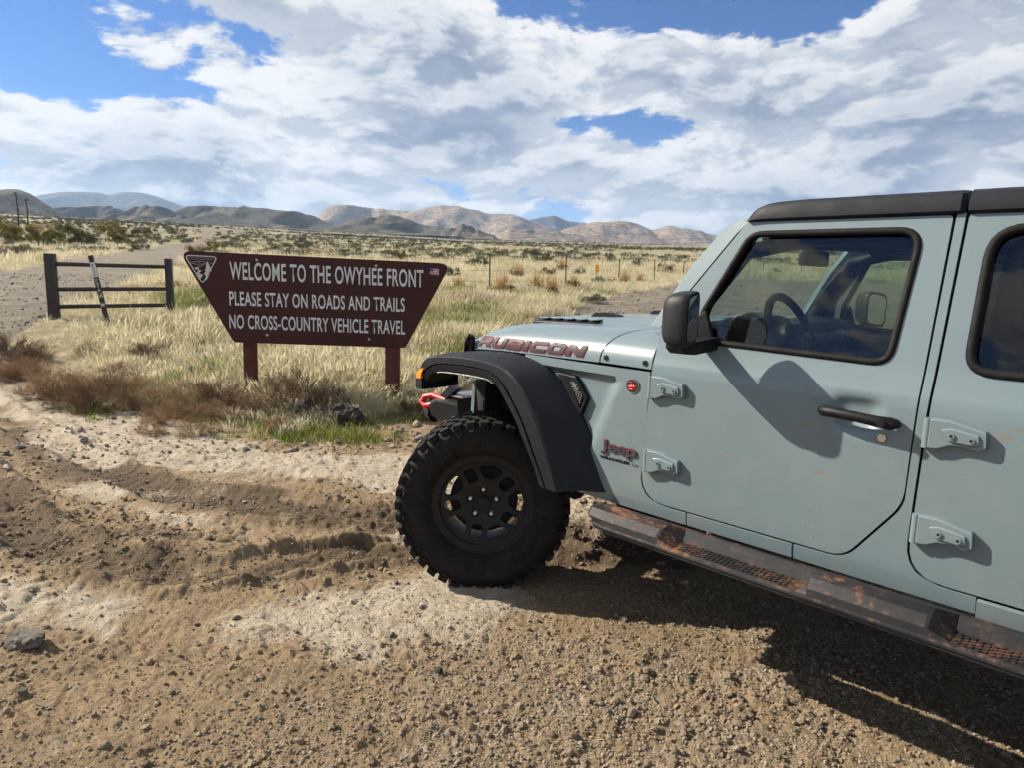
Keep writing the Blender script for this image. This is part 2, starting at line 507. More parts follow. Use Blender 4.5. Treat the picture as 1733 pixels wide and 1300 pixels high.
dark = np.maximum(band(RUT1, .42), np.maximum(band(RUT2, .30) * .85, band(RUT3, .22) * .6))
dark = np.clip(dark * 1.35 + n1 * .8 + n2 * .9 - .25, 0, 1) * (1 - vm) * (1 - pale * .8) * nearm
grav = sstep(-.35, .5, (X * .55 - (Y - 2.35) * 1.0) + n1 * 1.2)
grav = np.maximum(grav, sstep(8, 12, Y) * (1 - vm) * .9)
at = me.color_attributes.new('soil', 'FLOAT_COLOR', 'POINT')
at.data.foreach_set('color', np.stack([vm, pale, dark, grav], -1).astype(np.float32).ravel())

m, t, o = material('ground_soil')
geo = t.new('ShaderNodeNewGeometry'); pos = geo.outputs['Position']
a = t.new('ShaderNodeAttribute', attribute_name='soil')
sp = t.new('ShaderNodeSeparateColor'); t.l.new(a.outputs['Color'], sp.inputs[0])
veg, pal, drk, grv = sp.outputs[0], sp.outputs[1], sp.outputs[2], a.outputs['Alpha']
nA = t.noise(pos, 2.2, 8, 0.65); nB = t.noise(pos, 38, 6, 0.7); nC = t.noise(pos, 0.35, 4, 0.6)
soil = t.ramp(nA, [(0.25, (0.190, 0.130, 0.074)), (0.5, (0.310, 0.222, 0.128)), (0.75, (0.425, 0.318, 0.190))])
soil = t.mix(t.maprange(nB, .35, .75), soil, (0.180, 0.128, 0.076))
palec = t.ramp(t.noise(pos, 9, 6, .7), [(0.3, (0.34, 0.275, 0.195)), (0.7, (0.52, 0.445, 0.345))])
darkc = t.ramp(nB, [(0.3, (0.068, 0.046, 0.028)), (0.7, (0.155, 0.108, 0.066))])
brk = t.noise(pos, 16, 6, .7)
c = t.mix(t.maprange(t.math('ADD', drk, t.math('MULTIPLY', t.math('SUBTRACT', brk, .5), 1.1)), .25, .75), soil, darkc)
c = t.mix(t.maprange(t.math('ADD', pal, t.math('MULTIPLY', t.math('SUBTRACT', brk, .5), 1.0)), .25, .70), c, palec)
# loose gravel: small stones of several colours
vc = t.new('ShaderNodeTexVoronoi'); t.set(vc.inputs['Vector'], pos); vc.inputs['Scale'].default_value = 75
stone = t.ramp(t.math('FRACT', t.math('MULTIPLY', vc.outputs['Color'], 3.0)), [(0.0, (0.13, 0.105, 0.08)), (0.4, (0.25, 0.195, 0.135)), (0.75, (0.33, 0.26, 0.18)), (1.0, (0.45, 0.38, 0.30))])
gm = t.math('MULTIPLY', grv, t.maprange(t.noise(pos, 5, 4, .6), .40, .60))
c = t.mix(t.math('MULTIPLY', gm, .75), c, stone)
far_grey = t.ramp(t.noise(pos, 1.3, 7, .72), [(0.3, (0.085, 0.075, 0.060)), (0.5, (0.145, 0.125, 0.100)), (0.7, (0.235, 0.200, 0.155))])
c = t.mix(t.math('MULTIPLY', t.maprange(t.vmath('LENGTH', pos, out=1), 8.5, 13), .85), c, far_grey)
# straw litter under the plants, darker scrub further off
lit_ = t.ramp(t.noise(pos, 5, 6, .7), [(0.3, (0.17, 0.135, 0.080)), (0.7, (0.36, 0.30, 0.185))])
farn = t.noise(pos, 0.035, 8, .68)
sepz = t.new('ShaderNodeSeparateXYZ'); t.l.new(pos, sepz.inputs[0])
scrub = t.ramp(t.noise(pos, .22, 7, .72), [(0.36, (0.085, 0.082, 0.056)), (0.5, (0.145, 0.130, 0.088)), (0.62, (0.25, 0.215, 0.140))])
scrub = t.mix(t.maprange(farn, .50, .66), scrub, (0.30, 0.255, 0.165))
fd = t.maprange(t.vmath('LENGTH', pos, out=1), 45, 150)
vegc = t.mix(fd, lit_, scrub)
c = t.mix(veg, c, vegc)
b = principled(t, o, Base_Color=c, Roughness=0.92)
b.inputs['Specular IOR Level'].default_value = 0.25
crk = t.voro(pos, 22, 'DISTANCE_TO_EDGE')
hgt = t.math('ADD', t.math('MULTIPLY', nB, .7), t.math('MULTIPLY', t.noise(pos, 130, 4, .7), .45))
hgt = t.math('ADD', hgt, t.math('MULTIPLY', t.math('MULTIPLY', t.maprange(crk, 0, .06), pal), .35))
hgt = t.math('SUBTRACT', hgt, t.math('MULTIPLY', t.math('MULTIPLY', vc.outputs['Distance'], gm), .8))
hgt = t.math('ADD', hgt, t.math('MULTIPLY', t.noise(pos, 62, 5, .75), .9))
t.l.new(t.bump(hgt, 1.0, 0.020), b.inputs['Normal'])
ground = link('ground', me, m); tag(ground, kind='structure')

# ------------------------------------------------------------------ hills
def hill_mat(name, lo, mid, hi, sc=0.004):
    m, t, o = material(name)
    pos = t.new('ShaderNodeNewGeometry').outputs['Position']
    n = t.noise(pos, sc, 9, .68)
    c = t.ramp(n, [(0.33, lo), (0.5, mid), (0.68, hi)])
    sp = t.noise(pos, sc * 14, 6, .75)
    c = t.mix(t.maprange(sp, .46, .60, 0, .85), c, [x * .36 for x in lo])
    b = principled(t, o, Base_Color=c, Roughness=0.95); b.inputs['Specular IOR Level'].default_value = .1
    t.l.new(t.bump(t.noise(pos, sc * 6, 8, .7), 0.8, 1.2 / sc * .02), b.inputs['Normal'])
    return m
HM_DARK = hill_mat('hill_sage_shaded', (0.050, 0.046, 0.034), (0.092, 0.083, 0.058), (0.180, 0.153, 0.100))  # sage tones darkened to stand in for cloud shadow on these hills
HM_TAN = hill_mat('hill_tan', (0.125, 0.095, 0.072), (0.24, 0.185, 0.135), (0.36, 0.295, 0.205), 0.0022)
HM_FAR = hill_mat('hill_far_shaded', (0.045, 0.042, 0.042), (0.075, 0.068, 0.064), (0.12, 0.105, 0.090), 0.0012)  # base colour darkened to paint cloud shadow on the far ranges
CAMB = (Vector(_R), Vector(_U), Vector(_F))
def bearing(u, v):
    """tangent of bearing and of elevation of a sight line"""
    q = _F * 1155 + _R * (u - 866.5) - _U * (v - 650)
    return q.x / q.y, q.z / q.y
def hill(sil, D, front, back, mat, seed, gully=1.0, mesa=0.0, skew=0.0):
    """ridge line at distance D, its slopes cut by gullies"""
    pts = [bearing(u, v) for u, v in sil]
    xs = np.array([p[0] * D for p in pts]); zs = np.array([p[1] * D + 1.57 for p in pts])
    n = int(min(300, max(90, (xs[-1] - xs[0]) / (D * .0032))))
    cx_ = np.linspace(xs[0], xs[-1], n)
    rz = np.interp(cx_, xs, zs)
    k = np.hanning(5); k /= k.sum(); rz = np.convolve(np.pad(rz, 2, mode='edge'), k, 'valid')
    span = xs[-1] - xs[0]
    rz = rz + fbm(cx_, cx_ * 0 + seed, 18 / span, 4, seed) * D * .0035
    floor = float(profile(np.array([D]))[0]) - D * .004
    m_ = 56
    tt = np.concatenate([np.linspace(-1, 0, m_, endpoint=False), np.linspace(0, 1, 16)])
    V = np.zeros((len(tt), n, 3))
    for i, s in enumerate(tt):
        yy = D + (s * front if s < 0 else s * back) + fbm(cx_, cx_ * 0 + 3.3, 5 / span, 3, seed + 5) * front * .25
        xx = cx_ + skew * s * front
        fall = 1 - abs(s)
        prof = fall ** 1.25
        if mesa and s < 0: prof = np.where(fall > .86, 1 - (1 - fall) * mesa * .5, .93 * (fall / .86) ** 1.5)
        g = np.abs(fbm(xx, yy * .55, 2.2 / front, 4, seed + 9, .55)) * 1.7
        amp = math.sin(math.pi * min(1, max(0, fall))) ** .8
        zz = floor + (rz - floor) * (prof * (1 - g * amp * 1.05 * gully)) + fbm(xx, yy, 6 / front, 3, seed + 3) * (rz - floor) * .10 * amp
        V[i, :, 0] = xx * (yy / D if False else 1); V[i, :, 1] = yy; V[i, :, 2] = zz
    R_ = len(tt)
    I = (np.arange(R_ - 1)[:, None] * n + np.arange(n - 1)[None, :])
    F = np.stack([I, I + 1, I + n + 1, I + n], -1).reshape(-1, 4).tolist()
    me = pydata('hill', V.reshape(-1, 3), F, True)
    o = link('hill', me, mat); tag(o, kind='structure'); return o
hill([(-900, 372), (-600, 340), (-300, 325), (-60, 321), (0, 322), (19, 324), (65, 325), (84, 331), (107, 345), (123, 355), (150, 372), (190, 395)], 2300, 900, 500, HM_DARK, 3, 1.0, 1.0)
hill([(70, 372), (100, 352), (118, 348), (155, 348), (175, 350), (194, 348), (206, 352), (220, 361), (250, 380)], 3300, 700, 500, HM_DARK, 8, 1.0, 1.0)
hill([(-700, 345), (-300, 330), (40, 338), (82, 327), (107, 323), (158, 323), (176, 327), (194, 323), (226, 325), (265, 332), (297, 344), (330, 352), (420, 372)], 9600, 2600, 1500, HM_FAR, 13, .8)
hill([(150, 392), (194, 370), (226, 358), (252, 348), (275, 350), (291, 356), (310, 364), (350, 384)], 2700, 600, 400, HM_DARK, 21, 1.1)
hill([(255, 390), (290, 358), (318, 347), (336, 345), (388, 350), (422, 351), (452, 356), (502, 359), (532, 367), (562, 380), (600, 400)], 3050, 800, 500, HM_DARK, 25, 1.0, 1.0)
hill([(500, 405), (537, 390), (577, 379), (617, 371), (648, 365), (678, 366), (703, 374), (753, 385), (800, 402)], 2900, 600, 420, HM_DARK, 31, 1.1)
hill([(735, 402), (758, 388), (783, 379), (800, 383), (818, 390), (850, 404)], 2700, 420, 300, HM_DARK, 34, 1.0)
hill([(480, 388), (520, 368), (545, 360), (577, 354), (607, 349), (640, 353), (668, 354), (703, 357), (728, 353), (778, 352), (813, 357), (870, 369), (940, 388)], 6600, 2000, 1300, HM_TAN, 41, .9)
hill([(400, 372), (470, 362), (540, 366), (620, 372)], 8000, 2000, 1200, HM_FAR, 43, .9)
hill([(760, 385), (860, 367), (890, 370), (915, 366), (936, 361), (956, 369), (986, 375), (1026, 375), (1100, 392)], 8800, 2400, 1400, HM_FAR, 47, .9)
hill([(920, 402), (961, 386), (1006, 377), (1046, 372), (1082, 375), (1112, 387), (1135, 381), (1172, 388), (1213, 400), (1290, 420)], 5600, 1500, 900, HM_TAN, 53, .9)
hill([(800, 408), (860, 391), (910, 388), (971, 394), (1026, 404), (1080, 412)], 4300, 1000, 700, HM_TAN, 58, 1.0)
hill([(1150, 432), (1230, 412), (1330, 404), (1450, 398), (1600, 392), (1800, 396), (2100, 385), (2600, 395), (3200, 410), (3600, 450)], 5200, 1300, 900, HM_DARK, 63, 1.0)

# ------------------------------------------------------------------ off-road car
def mat_paint():
    m, t, o = material('car_paint')
    c = t.new('ShaderNodeTexCoord').outputs['Object']
    base = t.ramp(t.noise(c, 3, 3), [(0.3, (0.128, 0.172, 0.186)), (0.7, (0.138, 0.183, 0.196))])
    # a film of dust low down, a few mud flecks and brush marks
    sp = t.new('ShaderNodeSeparateXYZ'); t.l.new(c, sp.inputs[0])
    low = t.maprange(sp.outputs[2], .60, 1.25, .22, .03)
    dust = t.math('MULTIPLY', t.maprange(t.noise(c, 7, 7, .7), .42, .70), low)
    col = t.mix(dust, base, (0.27, 0.235, 0.175))
    st = t.mapping(c, (7, 7, 26), (0, math.radians(24), 0))
    fleck = t.maprange(t.noise(st, 2.0, 8, .74), .595, .635)
    fleck = t.math('MULTIPLY', fleck, t.maprange(t.noise(c, 3.6, 3), .50, .58))
    col = t.mix(t.math('MULTIPLY', fleck, .8), col, (0.20, 0.125, 0.070))
    dots = t.math('LESS_THAN', t.voro(c, 42), t.maprange(t.noise(c, 6, 2), .50, .72, .0, .14))
    col = t.mix(t.math('MULTIPLY', dots, .65), col, (0.16, 0.10, 0.06))
    b = principled(t, o, Base_Color=col, Metallic=0.0)
    t.set(b.inputs['Roughness'], t.math('ADD', .38, t.math('MULTIPLY', dust, .5)))
    b.inputs['Coat Weight'].default_value = .45; b.inputs['Coat Roughness'].default_value = .12
    t.l.new(t.bump(t.noise(c, 900, 2), .05, .0005), b.inputs['Normal'])
    return m
def mat_mud_plastic(name, base=(0.018, 0.018, 0.019), mud=(0.32, 0.125, 0.055), amount=.5, up=True, rough=.5):
    m, t, o = material(name)
    g = t.new('ShaderNodeNewGeometry'); c = t.new('ShaderNodeTexCoord').outputs['Object']
    n = t.math('ADD', t.math('MULTIPLY', t.noise(c, 5, 3, .6), .45), t.math('MULTIPLY', t.noise(c, 30, 8, .78), .55)); n2 = t.noise(t.mapping(c, (6, 30, 30), (.3, 0, .5)), 2, 6, .7)
    k = t.maprange(n, 1 - amount - .12, 1 - amount + .10)
    if up:
        sz = t.new('ShaderNodeSeparateXYZ'); t.l.new(g.outputs['Normal'], sz.inputs[0])
        k = t.math('MULTIPLY', k, t.maprange(sz.outputs[2], .2, .9, .12, 1.0))
    k2 = t.math('MULTIPLY', t.maprange(n2, .58, .68), .22)
    k = t.math('MAXIMUM', k, k2)
    col = t.mix(k, t.ramp(n, [(.3, base), (.7, [x * 1.7 for x in base])]), t.ramp(t.noise(c, 60, 4), [(.3, [x * .6 for x in mud]), (.7, mud)]))
    b = principled(t, o, Base_Color=col); b.inputs['Specular IOR Level'].default_value = .3
    t.set(b.inputs['Roughness'], t.math('ADD', rough, t.math('MULTIPLY', k, .4)))
    t.l.new(t.bump(t.math('ADD', t.noise(c, 500, 3), t.math('MULTIPLY', k, 2)), .35, .002), b.inputs['Normal'])
    return m
PAINT = mat_paint()
M_STEP = mat_mud_plastic('step_plastic', (0.010, 0.010, 0.011), amount=.405)
M_FLARE = simple_mat('flare_plastic', (0.008, 0.009, 0.012), .55, spec=.25, var=.25, scale=14, bump=.25, bscale=700)
M_BLACK = simple_mat('black_trim', (0.006, 0.006, 0.007), .5, spec=.25, var=.3, scale=20, bump=.15)
M_MIRRORSHELL = mat_mud_plastic('mirror_plastic', (0.009, 0.009, 0.010), (0.10, .07, .045), .26, False, .5)
M_RUBBER = simple_mat('seal_rubber', (0.006, 0.006, 0.006), .7, spec=.2, var=.4, scale=25)
M_ROOF = simple_mat('roof_black', (0.006, 0.007, 0.011), .55, spec=.22, var=.25, scale=9, bump=.3, bscale=900)
M_DARK = simple_mat('underbody', (0.020, 0.018, 0.016), .8, var=.4, scale=8)
M_INT = simple_mat('cabin_plastic', (0.010, 0.010, 0.011), .6, spec=.2, var=.2, scale=20, bump=.2)
M_INT2 = simple_mat('cabin_grey', (0.16, 0.17, 0.175), .5, var=.1, scale=20)
M_CHROME = simple_mat('bright_metal', (0.62, 0.62, 0.60), .28, 1.0, var=.1)
M_STEEL = simple_mat('dull_steel', (0.30, 0.29, 0.28), .45, .9, var=.2)
M_RIM = simple_mat('wheel_black', (0.016, 0.015, 0.0145), .5, .1, spec=.3, var=.3, scale=25)
M_RIMHUB = simple_mat('wheel_hub_blue', (0.018, 0.018, 0.032), .28, .3, var=.3, scale=25)
M_LIP_HIGHLIGHT = simple_mat('lip_highlight_grey', (0.055, 0.057, 0.06), .5, var=.2)  # lighter than the flare plastic, a painted highlight
M_NUT = simple_mat('nut_silver', (0.70, 0.68, 0.62), .35, .3, var=.1)
M_RED = simple_mat('red_paint', (0.50, 0.015, 0.012), .4, var=.15)
M_LET_DARK = simple_mat('letter_grey', (0.045, 0.036, 0.042), .55, .0, var=.3, scale=8, spec=.2)
M_LET_RED = simple_mat('letter_red', (0.20, 0.022, 0.030), .6, spec=.15, var=.1)
M_BADGE = simple_mat('badge_black', (0.02, 0.016, 0.016), .35, var=.2)
M_SEAT = simple_mat('seat_leather', (0.018, 0.018, 0.018), .55, var=.2)
def mat_tyre():
    m, t, o = material('tyre_rubber')
    c = t.new('ShaderNodeTexCoord').outputs['Object']
    sp = t.new('ShaderNodeSeparateXYZ'); t.l.new(c, sp.inputs[0])
    n = t.noise(c, 11, 7, .7)
    col = t.ramp(n, [(.3, (0.009, 0.0085, 0.008)), (.55, (0.017, 0.0155, 0.014)), (.8, (0.034, 0.028, 0.022))])
    col = t.mix(t.math('MULTIPLY', t.maprange(t.noise(c, 26, 6, .7), .57, .74), .4), col, (0.075, 0.045, 0.028))
    b = principled(t, o, Base_Color=col, Roughness=.8); b.inputs['Specular IOR Level'].default_value = .2
    t.l.new(t.bump(t.noise(c, 240, 4, .7), .3, .002), b.inputs['Normal'])
    return m
M_TYRE = mat_tyre()
def mat_glass(name, tint, refl=1.0, gcol=(1, 1, 1)):
    m, t, o = material(name)
    tr = t.new('ShaderNodeBsdfTransparent'); tr.inputs[0].default_value = (*tint, 1)
    gl = t.new('ShaderNodeBsdfGlossy'); gl.inputs['Roughness'].default_value = .015; gl.inputs[0].default_value = (*gcol, 1)
    g_ = t.new('ShaderNodeNewGeometry')
    cosv = t.math('ABSOLUTE', t.vmath('DOT_PRODUCT', g_.outputs['Normal'], g_.outputs['Incoming'], out=1))
    fres = t.math('ADD', .045, t.math('MULTIPLY', .955, t.math('POWER', t.math('SUBTRACT', 1.0, cosv, clamp=True), 5.0)))
    c = t.new('ShaderNodeTexCoord').outputs['Object']
    dirt = t.new('ShaderNodeBsdfDiffuse'); dirt.inputs[0].default_value = (.42, .40, .36, 1)
    mx = t.new('ShaderNodeMixShader'); t.l.new(t.math('MULTIPLY', fres, refl), mx.inputs[0])
    t.l.new(tr.outputs[0], mx.inputs[1]); t.l.new(gl.outputs[0], mx.inputs[2])
    m2 = t.new('ShaderNodeMixShader'); t.l.new(t.maprange(t.noise(c, 14, 7, .75), .45, .8, .003, .018), m2.inputs[0])
    t.l.new(mx.outputs[0], m2.inputs[1]); t.l.new(dirt.outputs[0], m2.inputs[2])
    t.l.new(m2.outputs[0], o.inputs[0]); return m
M_GLASS = mat_glass('door_glass', (0.50, 0.62, 0.56))
M_GLASS_DARK = mat_glass('privacy_glass', (0.035, 0.04, 0.05), .9)
M_WIND = mat_glass('windscreen_glass', (0.80, 0.86, 0.83))
m_, t_, o_ = material('amber_lens')
principled(t_, o_, Base_Color=t_.ramp(t_.noise(t_.new('ShaderNodeTexCoord').outputs['Object'], 300, 2), [(.3, (.75, .16, .008)), (.7, (.95, .26, .015))]), Roughness=.2)
M_AMBER = m_
m_, t_, o_ = material('mirror_glass'); principled(t_, o_, Base_Color=t_.ramp(t_.noise(t_.new('ShaderNodeTexCoord').outputs['Object'], 40, 2), [(.3, (.82, .84, .86)), (.7, (.88, .9, .92))]), Metallic=1.0, Roughness=.02)
M_MIRROR = m_
m_, t_, o_ = material('vent_mesh')
c_ = t_.new('ShaderNodeTexCoord').outputs['Object']
principled(t_, o_, Base_Color=t_.ramp(t_.voro(c_, 90), [(.30, (.02, .02, .02)), (.42, (.35, .35, .34))]), Roughness=.4)
M_VENT = m_

_fw = Vector((-0.71312416, 0.70103775, 0.0))
CAR_O = Vector((0.38500607, 3.9746382, 0.0))
car = empty('off_road_car', CAR_O, math.atan2(_fw.y, _fw.x),
            'dusty pale grey-blue four-door off-road car with black roof, parked beside the brown sign', 'car')

_pz = [.50, .615, .66, .70, .90, 1.10, 1.20, 1.235, 1.265, 1.32, 1.786, 1.90]
_py = [.780, .788, .797, .800, .804, .803, .799, .795, .786, .7722, .6837, .662]
def YS(z): return float(np.interp(z, _pz, _py))

def arc_round(pts, n=6):
    """polygon of (x, z, r): corners rounded"""
    out = []; m = len(pts)
    for i, (x, z, r) in enumerate(pts):
        p = Vector((x, z)); a = Vector(pts[i - 1][:2]); b = Vector(pts[(i + 1) % m][:2])
        if r <= 0: out.append((x, z)); continue
        u = (a - p); v = (b - p); lu, lv = u.length, v.length; u.normalize(); v.normalize()
        ang = u.angle(v); d = min(r / math.tan(ang / 2), lu * .48, lv * .48)
        s, e = p + u * d, p + v * d
        for k in range(n + 1):
            q = k / n; out.append(tuple((1 - q) ** 2 * s + 2 * q * (1 - q) * p + q * q * e))
    return out
def offset_poly(P, d):
    """grow (+) or shrink (-) a closed outline"""
    n = len(P); A = sum(P[i][0] * P[(i + 1) % n][1] - P[(i + 1) % n][0] * P[i][1] for i in range(n))
    s = 1 if A > 0 else -1; out = []
    for i in range(n):
        a = Vector(P[i - 1]); p = Vector(P[i]); b = Vector(P[(i + 1) % n])
        e1 = (p - a); e2 = (b - p)
        if e1.length < 1e-7: e1 = e2
        if e2.length < 1e-7: e2 = e1
        n1 = Vector((e1.y, -e1.x)).normalized() * s; n2 = Vector((e2.y, -e2.x)).normalized() * s
        q = (n1 + n2); q = q.normalized() if q.length > 1e-6 else n1
        out.append(tuple(p + q * (d / max(.5, q.dot(n1)))))
    return out
def fill2d(loops):
    """flat filled outline(s) with holes; returns a bmesh in the XZ plane"""
    bm = bmesh.new()
    for L in loops:
        vs = []
        for q in L:
            v = bm.verts.new((q[0], 0, q[1]))
            vs.append(v)
        for i in range(len(vs)): bm.edges.new((vs[i], vs[(i + 1) % len(vs)]))
    bmesh.ops.remove_doubles(bm, verts=bm.verts[:], dist=1e-5)
    bmesh.ops.triangle_fill(bm, use_beauty=True, use_dissolve=False, edges=bm.edges[:], normal=(0, -1, 0))
    return bm
def slice2d(bm, zs=(), xs=()):
    for z in zs:
        bmesh.ops.bisect_plane(bm, geom=bm.verts[:] + bm.edges[:] + bm.faces[:], plane_co=(0, 0, z), plane_no=(0, 0, 1), dist=1e-5)
    for x in xs:
        bmesh.ops.bisect_plane(bm, geom=bm.verts[:] + bm.edges[:] + bm.faces[:], plane_co=(x, 0, 0), plane_no=(1, 0, 0), dist=1e-5)
def jfin(bm, name, side=1, smooth=35, outward=False):
    for v in bm.verts: v.co.x = -v.co.x; v.co.y *= side
    bmesh.ops.recalc_face_normals(bm, faces=bm.faces[:])
    if outward:
        s = sum(f.normal.y * f.calc_area() for f in bm.faces)
        if s * side < 0: bmesh.ops.reverse_faces(bm, faces=bm.faces[:])
    return finish(bm, name, smooth, recalc=False)
def add_mods(o, thick=0, bevel=0, seg=2, ang=40):
    if thick:
        s = o.modifiers.new('thickness', 'SOLIDIFY'); s.thickness = thick; s.offset = -1
    if bevel:
        b = o.modifiers.new('edges', 'BEVEL'); b.width = bevel; b.segments = seg; b.limit_method = 'ANGLE'
        b.angle_limit = math.radians(ang); b.harden_normals = True; b.use_clamp_overlap = True
def panel(name, loops, mat, parent, side=1, yoff=0.0, thick=.018, zst=.03, xs=(), zs=None, yf=None, bevel=.0035):
    bm = fill2d(loops)
    allz = [q[1] for L in loops for q in L]
    if zs is None: zs = [z for z in list(np.arange(min(allz) + zst, max(allz), zst)) + [1.2, 1.235, 1.25, 1.265, 1.32] if min(allz) < z < max(allz)]
    slice2d(bm, zs, xs)
    f = yf or (lambda x, z: YS(z))
    for v in bm.verts: v.co.y = f(v.co.x, v.co.z) + yoff
    o = link(name, jfin(bm, name, side, 35, True), mat, parent)
    add_mods(o, thick, bevel)
    return o
def jbox(name, lo, hi, mat, parent, bevel=.006, side=1, taper=None):
    bm = bmesh.new(); bm_box(bm, lo, hi)
    if taper: taper(bm)
    if bevel: bmesh.ops.bevel(bm, geom=bm.edges[:], offset=bevel, segments=2, profile=.5, affect='EDGES')
    return link(name, jfin(bm, name, side, 40), mat, parent)
def jtube(name, path, r, mat, parent, n=8, closed=False, side=1):
    V, F = tube_verts(path, r, n, closed)
    bm = bmesh.new(); vs = [bm.verts.new(v) for v in V]
    for f in F: bm.faces.new([vs[i] for i in f])
    return link(name, jfin(bm, name, side, 50), mat, parent)
def jgrid(name, G, mat, parent, side=1, closed_u=False, smooth=35, caps=False, outward=False):
    """G[i][j] = point; quads between"""
    bm = bmesh.new(); R = [[bm.verts.new(q) for q in row] for row in G]
    n = len(R); m = len(R[0])
    for i in range(n - 1):
        for j in range(m if closed_u else m - 1):
            a, b, c, d = R[i][j], R[i][(j + 1) % m], R[i + 1][(j + 1) % m], R[i + 1][j]
            try: bm.faces.new((a, b, c, d))
            except ValueError: pass
    if caps:
        for row in (R[0], R[-1]):
            try: bm.faces.new(row)
            except ValueError: pass
    bmesh.ops.remove_doubles(bm, verts=bm.verts[:], dist=1e-5)
    return link(name, jfin(bm, name, side, smooth, outward), mat, parent)
def prism(name, outline, y0, y1, mat, parent, side=1, bevel=.004, holes=()):
    bm = fill2d([outline] + list(holes))
    for v in bm.verts: v.co.y = y1
    o = link(name, jfin(bm, name, side, 35, True), mat, parent)
    add_mods(o, abs(y1 - y0), bevel); return o
def circle2(cx, cz, r, n=24, a0=0.): return [(cx + r * math.cos(a0 + 2 * math.pi * k / n), cz + r * math.sin(a0 + 2 * math.pi * k / n)) for k in range(n)]

# ---- doors and fixed side panels
DOOR_F = arc_round([(1.000, .676, .12), (1.800, .678, .10), (1.957, .900, .16), (1.970, 1.784, .012), (1.320, 1.786, .012), (1.030, 1.388, .02), (1.022, 1.19, 0)])
WIN_F = arc_round([(1.178, 1.335, .035), (1.872, 1.317, .065), (1.905, 1.752, .075), (1.335, 1.752, .08), (1.192, 1.46, .05)])
DOOR_R = arc_round([(1.986, .677, .11), (2.600, .677, .05), (2.830, .98, .2), (2.900, 1.784, .015), (2.011, 1.786, .012)])
WIN_R = arc_round([(2.062, 1.317, .075), (2.80, 1.317, .06), (2.82, 1.752, .07), (2.066, 1.752, .10)])
def cup(x, z): return -.022 * math.exp(-(((x - 1.795) / .066) ** 4 + ((z - 1.160) / .046) ** 4))
def seal(parent, outline, side, r=.0125):
    P = offset_poly(outline, -.010)
    return jtube('window_seal', [(x, YS(z) - .004, z) for x, z in P], r, M_RUBBER, parent, 8, True, side)
def hinge(parent, hx, hz, side):
    out = [(0, .046), (.05, .047), (.098, .038), (.144, .028), (.148, -.022), (.132, -.031), (.09, -.027), (.06, -.028), (.028, -.044), (0, -.046)]
    y = YS(hz)
    h = prism('hinge', [(hx + a, hz + b) for a, b in out], y - .004, y + .026, PAINT, parent, side, .006)
    rib = [(.034, .018), (.06, .026), (.128, .016), (.132, -.012), (.12, -.018), (.055, -.014)]
    prism('hinge_rib', [(hx + a, hz + b) for a, b in rib], y + .02, y + .033, PAINT, parent=h, side=side, bevel=.004)
    jtube('hinge_pin', [(hx - .004, y + .014, hz - .045), (hx - .004, y + .014, hz + .045)], .0125, PAINT, h, 12, False, side)
    for a, b in ((.062, .004), (.112, -.001)):
        jtube('bolt', [(hx + a, y + .030, hz + b), (hx + a, y + .038, hz + b)], .0085, PAINT, h, 12, False, side)
        jtube('bolt_recess', [(hx + a, y + .034, hz + b), (hx + a, y + .0385, hz + b)], .0042, M_BLACK, h, 8, False, side)
